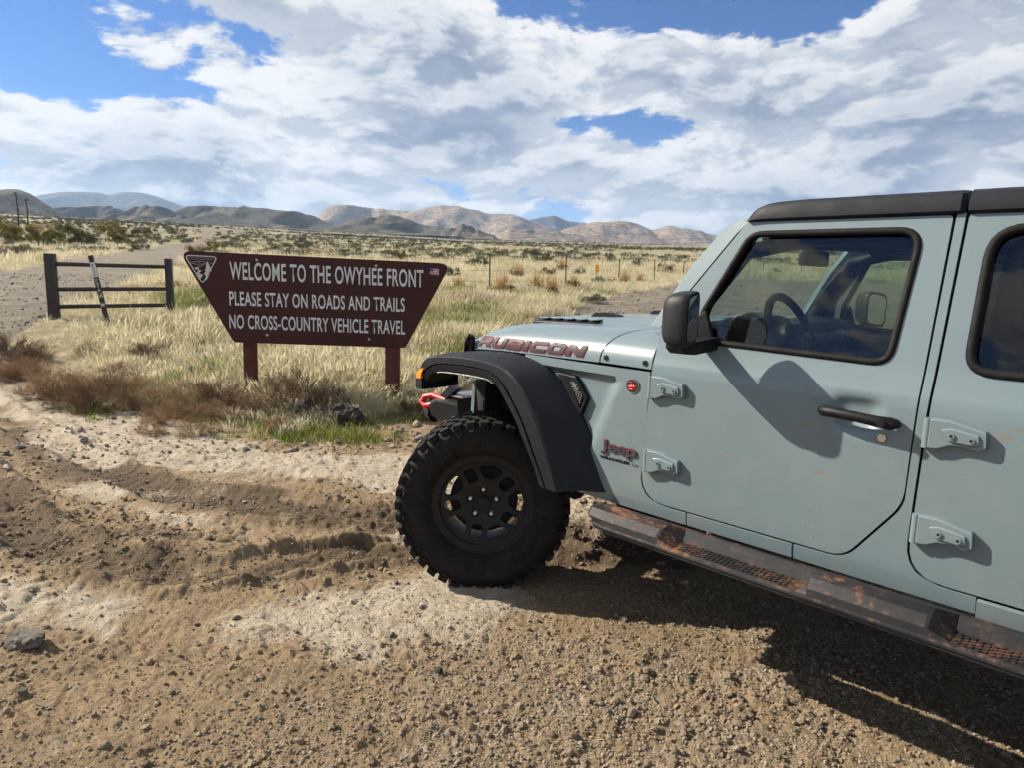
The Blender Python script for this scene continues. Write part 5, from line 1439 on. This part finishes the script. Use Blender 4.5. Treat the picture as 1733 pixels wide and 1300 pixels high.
# ------------------------------------------------------------------ rocks
def rock_mat(name, a, b):
    m, t, o = material(name); c = t.new('ShaderNodeTexCoord').outputs['Object']
    col = t.ramp(t.noise(c, 9, 8, .7), [(.3, a), (.7, b)])
    col = t.mix(t.maprange(t.noise(c, 5, 5, .6), .55, .68, 0, .6), col, (0.24, 0.20, 0.14))
    bb = principled(t, o, Base_Color=col, Roughness=.88); t.l.new(t.bump(t.noise(c, 26, 8, .72), .9, .02), bb.inputs['Normal']); return m
M_BASALT = rock_mat('basalt', (0.020, 0.018, 0.017), (0.060, 0.052, 0.047)); M_GREYROCK = rock_mat('grey_rock', (0.070, 0.060, 0.048), (0.20, 0.172, 0.138))
def rock_mesh(seed, sx, sy, sz, sub=4, rough=.36):
    rs = np.random.default_rng(seed); bm = bmesh.new(); bmesh.ops.create_icosphere(bm, subdivisions=sub, radius=1)
    pl = rs.normal(size=(9, 3)); pl /= np.linalg.norm(pl, axis=1)[:, None]; dd = rs.uniform(.62, .95, 9)
    for v in bm.verts:
        n = np.array(v.co)
        for p, d in zip(pl, dd):
            k = n @ p - d
            if k > 0: n = n - p * k * .92
        k = 1 + rough * float(fbm(np.array([n[0] * 1.0 + seed]), np.array([n[1] + n[2] * 1.7]), 2.6, 5, seed, .6)[0])
        v.co = Vector((n[0] * sx * k, n[1] * sy * k, n[2] * sz * k))
    return finish(bm, 'rock', 32)
def rock(u, v, sx, sy, sz, mat, seed, label, sink=.35):
    g = on_ground(u, v); o = link('rock', rock_mesh(seed, sx, sy, sz), mat); o.location = g + Vector((0, sy * .5, sz * (1 - sink) - sz * .2)); o.rotation_euler = (0, 0, seed)
    return tag(o, label, 'rock')
rock(38, 1092, .085, .06, .052, M_GREYROCK, 3, 'grey angular stone lying on bare dirt at the left edge', .5)
rock(512, 706, .17, .13, .12, M_BASALT, 5, 'dark basalt boulder half hidden in the dry bush under the sign')
rock(584, 722, .17, .14, .135, M_BASALT, 9, 'dark basalt boulder between the two sign posts, nearer the right one', .25)
rock(335, 642, .20, .15, .12, M_BASALT, 12, 'low reddish-dark rock among russet weeds left of the sign')
rock(486, 768, .045, .035, .022, M_GREYROCK, 14, 'flat clod on the pale mud below the dark boulders', .4)
rock(742, 975 + 165, .020, .016, .014, M_BASALT, 15, 'small dark pebble on the tan dirt below the front tyre', .4)
rock(950, 480, .18, .10, .10, M_BASALT, 17, 'dark stone in the grass by the second fence post')

# ------------------------------------------------------------------ vegetation
def leaf_mat(name, stops, trans=.35, rough=.8, attr=True, hue_noise=.0):
    m, t, o = material(name)
    if attr:
        a = t.new('ShaderNodeAttribute', attribute_name='tint', attribute_type='INSTANCER'); f = a.outputs['Fac']
    else:
        c = t.new('ShaderNodeTexCoord').outputs['Object']
        f = t.math('ADD', t.noise(c, 3.0, 3, .6), t.math('MULTIPLY', t.math('SUBTRACT', t.noise(c, 28, 2), .5), .5))
    col = t.ramp(f, stops)
    d = t.new('ShaderNodeBsdfDiffuse'); t.set(d.inputs[0], col); d.inputs[1].default_value = .5
    tr = t.new('ShaderNodeBsdfTranslucent'); t.set(tr.inputs[0], col)
    mx = t.new('ShaderNodeMixShader'); mx.inputs[0].default_value = trans
    t.l.new(d.outputs[0], mx.inputs[1]); t.l.new(tr.outputs[0], mx.inputs[2]); t.l.new(mx.outputs[0], o.inputs[0])
    return m
M_GRASS = leaf_mat('dry_grass', [(0.0, (0.10, 0.15, 0.035)), (0.22, (0.20, 0.23, 0.075)), (0.36, (0.40, 0.36, 0.20)), (0.62, (0.58, 0.52, 0.345)), (0.86, (0.70, 0.645, 0.475)), (1.0, (0.28, 0.16, 0.09))], .4)
M_GREEN = leaf_mat('green_grass', [(0.0, (0.075, 0.125, 0.020)), (0.5, (0.15, 0.19, 0.04)), (1.0, (0.36, 0.33, 0.12))], .45)

def blade(V, F, base, h, lean, az, w, droop=.5, seg=4, head=0.0):
    b0 = len(V); dx, dy = math.cos(az), math.sin(az); px, py = -dy, dx
    for i in range(seg + 1):
        s = i / seg; r = lean * h * (s ** 1.6); z = h * (s - droop * .30 * s ** 3)
        ww = w * (1 - s) * (.5 + s) * 1.6 if not head else w * (.6 + head * math.sin(math.pi * min(1, max(0, (s - .45) / .55))) * (s > .45))
        if i == seg: ww = w * .12
        x, y = base[0] + dx * r, base[1] + dy * r
        V.append((x - px * ww * .5, y - py * ww * .5, base[2] + z)); V.append((x + px * ww * .5, y + py * ww * .5, base[2] + z))
    for i in range(seg): F.append((b0 + 2 * i, b0 + 2 * i + 1, b0 + 2 * i + 3, b0 + 2 * i + 2))
def tuft(seed, n, rad, h, w, lean=.5, head=.0, droop=.6, seg=4):
    rs = random.Random(seed); V = []; F = []
    for k in range(n):
        a = rs.uniform(0, 6.283); r = rad * math.sqrt(rs.random())
        blade(V, F, (r * math.cos(a), r * math.sin(a), -.02), h * rs.uniform(.45, 1.1), lean * rs.uniform(.1, 1.3), a + rs.uniform(-.9, .9), w * rs.uniform(.6, 1.3), droop, seg, head if rs.random() < .6 else 0)
    me = pydata('tuft', V, F); me.materials.append(M_GRASS); return me
TUFTS = [tuft(i, 34, .12, .30, .0050, .55, 1.7) for i in range(5)] + [tuft(20 + i, 26, .10, .22, .0055, .8, .0) for i in range(3)]
FAR_T = [tuft(40 + i, 30, .38, .34, .020, .5, 1.0, .5, 2) for i in range(4)]

def wedge(n, r0, r1, pw=1.0, a=47):
    rr = (r0 ** (2 - pw) + RNG.random(n) * (r1 ** (2 - pw) - r0 ** (2 - pw))) ** (1 / (2 - pw)) if pw != 2 else r0 * (r1 / r0) ** RNG.random(n)
    aa = np.radians(RNG.uniform(-a, a, n)); return rr * np.sin(aa), rr * np.cos(aa)
def gtint(x, y):
    g = fbm(x, y, .55, 3, 91); r_ = fbm(x, y, .33, 3, 93)
    base = .66 + RNG.normal(0, .09, len(x)) + fbm(x, y, 1.7, 2, 95) * .25
    dF = y - grass_front(x)
    green = sstep(.12, .34, g + .10 * np.exp(-((y - 10) / 3) ** 2)) * (y < 26)
    base = base * (1 - green) + green * (.16 + RNG.random(len(x)) * .22)
    red = sstep(.20, .42, r_ + .22 * np.exp(-(dF / .8) ** 2)) * (RNG.random(len(x)) < .55)
    return np.clip(base * (1 - red) + red * .97, 0, 1)
def grass_layer(n, r0, r1, variants, smin, smax, name, label, pw=1.3, thr=.5):
    x, y = wedge(n, r0, r1, pw)
    v = veg_mask(x, y); keep = (v > RNG.random(n) * .9 + .05) & (fbm(x, y, .9, 3, 97) > -.42 + thr * .0)
    keep &= np.hypot(x - .4, y - 4.0) > 1.6
    x, y = x[keep], y[keep]; z = height(x, y); m = len(x)
    dF = np.clip((y - grass_front(x)) / 1.5, .35, 1)
    bd, _, _ = poly_dist(x, y, np.array([(-8.3, 11.4), (-7.9, 11.75), (-6.54, 13.05), (-6.0, 13.3)])); dF = dF * (.34 + .66 * sstep(.5, 1.6, bd))
    sc = RNG.uniform(smin, smax, m) * (1 + fbm(x, y, .4, 3, 98) * .8) * dF
    rot = np.stack([RNG.normal(0, .10, m), RNG.normal(.12, .10, m), RNG.uniform(0, 6.28, m)], -1)
    return scatter(name, np.stack([x, y, z], -1), rot, sc, RNG.integers(0, len(variants), m), gtint(x, y), variants, label, 'grass')
grass_layer(26000, 6.0, 19, TUFTS, .75, 1.35, 'dry_grass', 'dense pale straw-coloured grass around the sign and the barrier', 1.2)
grass_layer(15000, 17, 62, FAR_T, .55, 1.05, 'distant_dry_grass', 'pale dry grass on the flat beyond the wire fence', 1.35)
grass_layer(13000, 55, 260, FAR_T, 1.2, 2.4, 'far_dry_grass', 'pale grass patches on the far plain', 1.35)

# green sprouts at the edge of the mud
GT = []
for i in range(3):
    V, F = [], []; rs = random.Random(70 + i)
    for k in range(40): blade(V, F, (rs.gauss(0, .07), rs.gauss(0, .07), -.01), rs.uniform(.04, .12), rs.uniform(.2, .9), rs.uniform(0, 6.28), .006, .5, 3)
    me = pydata('sprout', V, F); me.materials.append(M_GREEN); GT.append(me)
pts = []
for (u, v, n, s) in ((560, 742, 34, .34), (500, 735, 20, .25), (600, 750, 14, .2), (455, 722, 14, .22), (710, 690, 26, .2), (725, 680, 20, .2), (190, 703, 9, .25), (385, 590, 14, .14), (395, 585, 14, .12), (120, 660, 14, .2), (430, 715, 20, .2), (330, 705, 12, .2), (560, 700, 18, .25), (640, 715, 14, .2)):
    g = on_ground(u, v)
    for _ in range(n): pts.append((g.x + random.gauss(0, s), g.y + random.gauss(0, s * .6)))
pts = np.array(pts); x, y = pts[:, 0], pts[:, 1]; m = len(x)
scatter('green_grass', np.stack([x, y, height(x, y)], -1), np.stack([np.zeros(m), np.zeros(m), RNG.uniform(0, 6.28, m)], -1), RNG.uniform(.6, 1.3, m), RNG.integers(0, 3, m), RNG.random(m), GT, 'fresh green grass sprouting along the edge of the mud', 'grass')

# ---- shrubs: each its own thing
def twigs(seed, h, spread, mains, depth, w, flat=.75, kids=3, jit=.5, rs_len=.62):
    """a bush of thin branching twigs as narrow ribbons"""
    rs = random.Random(seed); V = []; F = []
    def rec(p, d, L, ww, lev):
        n = 3; q = p
        for i in range(n):
            d = (d + Vector((rs.gauss(0, .18), rs.gauss(0, .18), rs.gauss(.02, .14)))).normalized(); r = q + d * (L / n)
            s = d.cross(Vector((rs.gauss(0, 1), rs.gauss(0, 1), rs.gauss(0, 1))))
            s = s.normalized() if s.length > 1e-4 else Vector((1, 0, 0))
            b = len(V); w0, w1 = ww * (1 - .25 * i / n), ww * (1 - .25 * (i + 1) / n)
            V.extend([q - s * w0, q + s * w0, r + s * w1, r - s * w1]); F.append((b, b + 1, b + 2, b + 3))
            if lev < depth and i >= (0 if lev else 1):
                for _ in range(kids if i == n - 1 else max(1, kids - 1)):
                    nd = (d + Vector((rs.gauss(0, jit), rs.gauss(0, jit), rs.gauss(.05, jit * .8)))).normalized(); rec(r, nd, L * rs_len * rs.uniform(.7, 1.15), ww * .68, lev + 1)
            q = r
    for k in range(mains):
        a = rs.uniform(0, 6.283); e = rs.uniform(.15, 1.35)
        d = Vector((math.cos(a) * math.cos(e) * spread, math.sin(a) * math.cos(e) * spread, math.sin(e) * h)).normalized()
        rec(Vector((rs.gauss(0, .03), rs.gauss(0, .03), -.02)), d, h * rs.uniform(.40, .60), w, 0)
    me = pydata('twigs', V, F); return me
def leaves(seed, h, rx, n, size, clumps=14, low=.05):
    rs = random.Random(seed); V = []; F = []
    cs = [(rs.gauss(0, .48) * rx, rs.gauss(0, .48) * rx, h * (low + rs.uniform(.06, .80)), rs.uniform(.16, .34) * rx) for _ in range(clumps)]
    for k in range(n):
        cx, cy, cz, cr = rs.choice(cs)
        p = Vector((rs.gauss(0, 1), rs.gauss(0, 1), rs.gauss(0, .8))); p = p.normalized() * cr * rs.random() ** .35
        c = Vector((cx, cy, cz)) + p
        if c.z < .01: continue
        d = (p.normalized() + Vector((rs.gauss(0, .5), rs.gauss(0, .5), rs.gauss(.7, .5)))).normalized()
        s = d.cross(Vector((rs.gauss(0, 1), rs.gauss(0, 1), rs.gauss(0, 1))))
        if s.length < 1e-3: continue
        s.normalize(); L = size * rs.uniform(.6, 1.4); b = len(V)
        V.extend([c - s * L * .16, c + s * L * .16, c + d * L]); F.append((b, b + 1, b + 2))
    return pydata('leaves', V, F)
M_RUSSET = leaf_mat('russet_twigs', [(.25, (0.14, 0.078, 0.048)), (.5, (0.27, 0.165, 0.100)), (.75, (0.42, 0.31, 0.20))], .25, attr=False)
M_BROWN = leaf_mat('brown_twigs', [(.25, (0.075, 0.048, 0.032)), (.5, (0.15, 0.10, 0.065)), (.75, (0.27, 0.19, 0.125))], .2, attr=False)
M_SAGE = leaf_mat('sage_leaves', [(.3, (0.075, 0.078, 0.052)), (.5, (0.135, 0.135, 0.090)), (.72, (0.24, 0.23, 0.155))], .25, attr=False)
M_RABBIT = leaf_mat('rabbitbrush_leaves', [(.3, (0.080, 0.082, 0.028)), (.5, (0.18, 0.145, 0.042)), (.72, (0.34, 0.22, 0.060))], .3, attr=False)
M_OLIVE = leaf_mat('olive_leaves', [(.3, (0.060, 0.066, 0.030)), (.5, (0.115, 0.118, 0.055)), (.72, (0.21, 0.19, 0.085))], .3, attr=False)
M_RYE = leaf_mat('tan_stalks', [(.3, (0.28, 0.17, 0.075)), (.5, (0.44, 0.29, 0.14)), (.72, (0.58, 0.43, 0.24))], .35, attr=False)
RUS = [twigs(i, .40, 1.3, 26, 3, .0030) for i in range(4)]
BRO = [twigs(30 + i, .48, 1.15, 28, 3, .0034) for i in range(2)]
print('TWIG', len(RUS[0].polygons), len(BRO[0].polygons))
M_TANTWIG = leaf_mat('tan_twigs', [(.25, (0.13, 0.095, 0.055)), (.5, (0.25, 0.19, 0.105)), (.75, (0.42, 0.35, 0.22))], .3, attr=False)
for i, q in enumerate(RUS): q.materials.append(M_TANTWIG if i == 3 else M_RUSSET)
for q in BRO: q.materials.append(M_BROWN)
def bunch(seed):
    rs = random.Random(seed); V = []; F = []
    for k in range(150): blade(V, F, (rs.gauss(0, .10), rs.gauss(0, .10), -.02), rs.uniform(.45, 1.0), rs.uniform(.1, .45), rs.uniform(0, 6.28), .013, .35, 3)
    return pydata('bunch', V, F)
BUN = [bunch(80 + i) for i in range(3)]
for q in BUN: q.materials.append(M_RYE)
def leafset(seed, h, rx, n, size, mat):
    me = leaves(seed, h, rx, n, size); me.materials.append(mat); return me
BASE_G = [leafset(90 + i, .34, .34, 420, .075, M_OLIVE) for i in range(2)]
SAGE = [leafset(100 + i, .75, .62, 1700, .085, M_SAGE) for i in range(4)]
RAB = [leafset(110 + i, 1.0, .80, 6000, .062, M_RABBIT) for i in range(3)]
OLI = [leafset(120 + i, 1.0, .80, 6000, .062, M_OLIVE) for i in range(2)]
STEM = [twigs(130 + i, .6, .9, 9, 1, .012) for i in range(2)]
for q in STEM: q.materials.append(M_BROWN)
_cnt = [0]
def shrub(kind, u=None, v=None, s=1.0, label='', group=None, at=None, cat='shrub'):
    g = on_ground(u, v) if at is None else Vector((at[0], at[1], gz_at(*at)))
    _cnt[0] += 1; k = _cnt[0]
    nm = {'russet': 'tumbleweed', 'brown': 'tumbleweed', 'bunch': 'bunchgrass', 'sage': 'sagebrush', 'rabbit': 'rabbitbrush', 'olive': 'greasewood_bush'}[kind]
    if s > 5: s = s * g.y / 1155.0 / {'bunch': .80, 'sage': .75, 'rabbit': 1.12, 'olive': 1.12}.get(kind, .45)
    r = empty(nm, g, (k * 2.399) % 6.283, label, cat, group); r.scale = (s, s, s * (.9 + .2 * ((k * 37 % 10) / 10)))
    if kind == 'russet': link('twigs', RUS[k % 4], None, r)
    elif kind == 'brown': link('twigs', BRO[k % 2], None, r); 
    elif kind == 'bunch': link('stalks', BUN[k % 3], None, r); link('green_base', BASE_G[k % 2], None, r)
    else:
        link('foliage', {'sage': SAGE, 'rabbit': RAB, 'olive': OLI}[kind][k % {'sage': 4, 'rabbit': 3, 'olive': 2}[kind]], None, r); link('stems', STEM[k % 2], None, r)
    return r
# near weeds along the edge of the mud
shrub('brown', 500, 706, 1.15, 'big dense brown tumbleweed against the left sign post')
shrub('brown', 545, 698, .80, 'brown tumbleweed behind the dark boulders under the sign')
W = [(345, 700, 1.0, 'round russet weed just left of the sign post'), (395, 706, .8, 'russet weed at the foot of the left sign post'), (290, 716, .8, 'russet weed at the mud edge below the left end of the sign'),
     (235, 690, .85, 'russet weed at the mud edge midway between barrier and sign'), (175, 694, .9, 'olive-brown weed at the mud edge below the leaning marker'), (120, 690, .75, 'low brown weed at the mud edge below the barrier'),
     (90, 655, .8, 'russet weed in front of the left barrier post'), (20, 640, .95, 'russet weed at the left edge beside the dirt road'), (10, 608, .9, 'brown weed at the left edge below the barrier'), (60, 672, .7, 'small russet weed near the left edge of the mud'),
     (200, 640, .7, 'russet weed in pale grass below the marker post'), (255, 610, .7, 'brown weed in the grass left of the sign'), (150, 600, .6, 'small russet weed below the middle of the barrier'), (420, 700, .6, 'small russet weed right of the left sign post'),
     (140, 668, .8, 'russet weed in a row below the barrier'), (215, 668, .9, 'tall russet weed between the marker and the sign'), (275, 690, .8, 'pale russet weed left of the sign posts'), (320, 680, .9, 'bushy russet weed behind the low rock'), (45, 640, .8, 'russet weed beside the road, left of the barrier'), (370, 690, .9, 'bushy brown weed left of the left sign post'), (60, 612, .7, 'brown weed close under the left barrier post'),
     (700, 707, .45, 'sparse dark twigs beside the right sign post'), (735, 715, .4, 'sparse dark twigs by the front bumper of the car'), (470, 728, .5, 'low russet weed at the mud edge below the sign'),
     (330, 735, .45, 'low dry weed at the tip of the mud left of the sign'), (255, 735, .4, 'tiny dry weed on the pale mud'), (300, 490, .9, 'russet weed behind the right barrier post'), (260, 470, .8, 'brown weed behind the barrier rails'),
     (160, 515, .8, 'russet weed behind the lower barrier rail'), (225, 505, .75, 'pale russet weed behind the barrier near its right post')]
for i, (u, v, s, lb) in enumerate(W): shrub('brown' if ('brown' in lb or 'dark' in lb) else 'russet', u, v, s, lb, 'weeds along the edge of the mud')
# bunches beyond the fence
Bn = [(849, 500, 46, 'tall straw bunch with a dark green base beside the nearest fence post'), (908, 497, 40, 'tall straw bunch left of the second fence post'), (933, 503, 42, 'tall straw bunch with green foot at the second fence post'),
      (878, 470, 30, 'straw bunch further back between the first two fence posts'), (971, 486, 24, 'small straw bunch right of the second fence post'), (1056, 482, 28, 'straw bunch at the third fence post'), (1083, 480, 22, 'small straw bunch between third and fourth fence posts'), (776, 490, 30, 'straw bunch right of the end of the sign'), (950, 457, 22, 'pale bunch behind the second fence post')]
for u, v, s, lb in Bn: shrub('bunch', u, v, s, lb, 'straw bunches by the wire fence', cat='grass clump')
Sg = [(800, 450, 14, 'lone grey-green bush right of the sign top'), (513, 414, 14, 'lone dark green bush above the word OWYHEE'), (930, 468, 16, 'low green bush behind the second fence post'), (982, 467, 16, 'green bush left of the yellow marker'), (1015, 484, 20, 'grey-green bush below the yellow marker'),
      (899, 443, 22, 'brown-green bush above the first straw bunch'), (925, 446, 20, 'olive bush above the hood, beyond the fence'), (870, 468, 16, 'low dark bush left of the second fence post'), (1008, 514, 20, 'low brown bush on the gravel edge behind the hood'), (765, 470, 18, 'grey bush at the right tip of the sign'), (1130, 462, 18, 'grey bush near the windscreen pillar')]
for u, v, s, lb in Sg: shrub('sage' if 'olive' not in lb else 'olive', u, v, s, lb, 'bushes beyond the wire fence', cat='bush')
Rb = [('rabbit', 22, 409, 45, 'large yellow-orange bush at the far left beyond the dirt road'), ('rabbit', 68, 415, 38, 'yellow-green bush second from the left beyond the dirt road'), ('olive', 122, 414, 42, 'big olive-green bush beyond the dirt road, left of the yellowest one'), ('rabbit', 190, 409, 42, 'bright yellow bush beyond the dirt road, above the marker post'),
      ('rabbit', 330, 440, 26, 'yellow-green bush at the top left corner of the sign'), ('rabbit', 362, 428, 20, 'orange bush peeking over the top left of the sign'), ('olive', 90, 416, 30, 'olive bush between two yellow ones beyond the dirt road'), ('sage', 150, 412, 30, 'grey bush right of the olive one beyond the dirt road'),
      ('sage', 15, 440, 28, 'russet-grey low bush on the left road bank'), ('sage', 45, 432, 22, 'low bush on the road bank below the yellow-green one'), ('sage', 225, 405, 22, 'grey bush right of the bright yellow bush'), ('olive', 250, 400, 18, 'dull bush further along the dirt road'), ('sage', 290, 398, 16, 'grey bush where the dirt road narrows')]
for kd, u, v, s, lb in Rb: shrub(kd, u, v, s, lb, 'bushes along the dirt road', cat='bush')
# countable bushes out on the plain
rs = random.Random(5); n = 0
while n < 70:
    d = 60 * (420 / 60) ** rs.random(); a = math.radians(rs.uniform(-41, 41)); x, y = d * math.sin(a), d * math.cos(a)
    if float(veg_mask(np.array([x]), np.array([y]))[0]) < .6: continue
    shrub(rs.choice(['sage', 'sage', 'sage', 'olive', 'rabbit']), s=rs.uniform(.7, 1.25), label='one of the many scattered bushes out on the far plain', group='bushes scattered over the plain', at=(x, y), cat='bush'); n += 1
# the rest of the scrub reads as one mass
x, y = wedge(15000, 90, 1500, 1.5, 46); v = (veg_mask(x, y) > .5) & (fbm(x, y, .02, 3, 140) > -.12); x, y = x[v], y[v]; m = len(x)
d = np.hypot(x, y)
scatter('distant_scrub', np.stack([x, y, height(x, y, False) - .05], -1), np.stack([np.zeros(m), np.zeros(m), RNG.uniform(0, 6.28, m)], -1), RNG.uniform(.5, 1.15, m) * (1 + d / 900), RNG.integers(0, 4, m), RNG.random(m), SAGE, 'grey-green sagebrush covering the plain below the hills', 'scrub')

# ------------------------------------------------------------------ loose stones and clods
m_, t, o = material('loose_stone')
a = t.new('ShaderNodeAttribute', attribute_name='tint', attribute_type='INSTANCER')
c = t.new('ShaderNodeTexCoord').outputs['Object']
col = t.ramp(a.outputs['Fac'], [(0.0, (0.16, 0.115, 0.075)), (.3, (0.27, 0.20, 0.13)), (.55, (0.34, 0.265, 0.18)), (.70, (0.42, 0.35, 0.26)), (.82, (0.24, 0.215, 0.18)), (.92, (0.13, 0.125, 0.12)), (1.0, (0.06, 0.058, 0.056))])
col = t.mix(t.maprange(t.noise(c, 2.5, 4, .7), .35, .7, 0, .5), col, (0.22, 0.165, 0.11))
b = principled(t, o, Base_Color=col, Roughness=.85); t.l.new(t.bump(t.noise(c, 6, 4, .7), .5, .1), b.inputs['Normal'])
PEB = []
for i in range(8):
    rs_ = np.random.default_rng(200 + i); bm = bmesh.new(); bmesh.ops.create_icosphere(bm, subdivisions=1 if i < 6 else 2, radius=.5)
    sc = rs_.uniform(.6, 1.15, 3) * np.array([1, 1, .72])
    for v in bm.verts: v.co = Vector(np.array(v.co) * sc * rs_.uniform(.78, 1.18))
    me = finish(bm, 'stone', 28); me.materials.append(m_); PEB.append(me)
def stones(n, r0, r1, smin, smax, name, label, pw=1.2, gsel=None, tint=None):
    x, y = wedge(n, r0, r1, pw, 45); v = veg_mask(x, y)
    pl = np.zeros(n)
    for PP, ww_ in ((PALE1, .55), (PALE2, .30), (PALE3, .18)):
        dd, _, _ = poly_dist(x, y, catmull(PP, 5)); pl = np.maximum(pl, np.exp(-(dd / ww_) ** 2))
    k = RNG.random(n) < (1 - v) * gsel(x, y) * (1 - .72 * pl); x, y = x[k], y[k]; m = len(x)
    s = smin * (smax / smin) ** (RNG.random(m) ** 2.2); z = height(x, y) + s * .12
    rot = RNG.uniform(0, 6.28, (m, 3)) * np.array([.12, .12, 1])
    return scatter(name, np.stack([x, y, z], -1), rot, s, RNG.integers(0, 8, m), tint(m), PEB, label, 'gravel')
def gr_d(x, y): return np.clip(.25 + .9 * sstep(-.6, .7, x * .55 - (y - 2.35) + fbm(x, y, .9, 3, 71) * 1.4), 0, 1)
stones(150000, 1.3, 6.5, .004, .018, 'fine_gravel', 'fine tan and grey gravel over the foreground', 1.25, gr_d, lambda m: np.clip(RNG.normal(.47, .20, m), 0, 1) + (RNG.random(m) < .05) * .3)
stones(46000, 1.6, 9, .008, .042, 'soil_clods', 'crumbled brown soil clods in the tyre ruts', 1.1, lambda x, y: np.clip(.15 + sstep(-.1, .35, fbm(x, y, 1.2, 3, 54)), 0, 1), lambda m: np.clip(RNG.normal(.22, .14, m), 0, .5))
stones(20000, 6, 40, .025, .11, 'road_stones', 'grey stones strewn over the dirt road and the far gravel', 1.1, lambda x, y: np.clip(.35 + sstep(0, .3, fbm(x, y, .3, 2, 66)), 0, 1), lambda m: np.clip(RNG.normal(.72, .2, m), 0, 1))

# ------------------------------------------------------------------ air
hz = box_mesh('haze', (-12500, -11800, -66), (12500, 12500, 1180))
m = bpy.data.materials.new('haze_air'); m.use_nodes = True
t = NT(m.node_tree); t.n.clear()
ho = t.new('ShaderNodeOutputMaterial')
pv = t.new('ShaderNodeVolumePrincipled')
pv.inputs['Color'].default_value = (0.50, 0.70, 1.0, 1)
pv.inputs['Density'].default_value = 4.6e-5
pv.inputs['Anisotropy'].default_value = 0.2
t.l.new(pv.outputs[0], ho.inputs['Volume'])
haze = link('haze', hz, m); tag(haze, 'thin blue haze over the plain and the far hills', 'haze', kind='stuff')
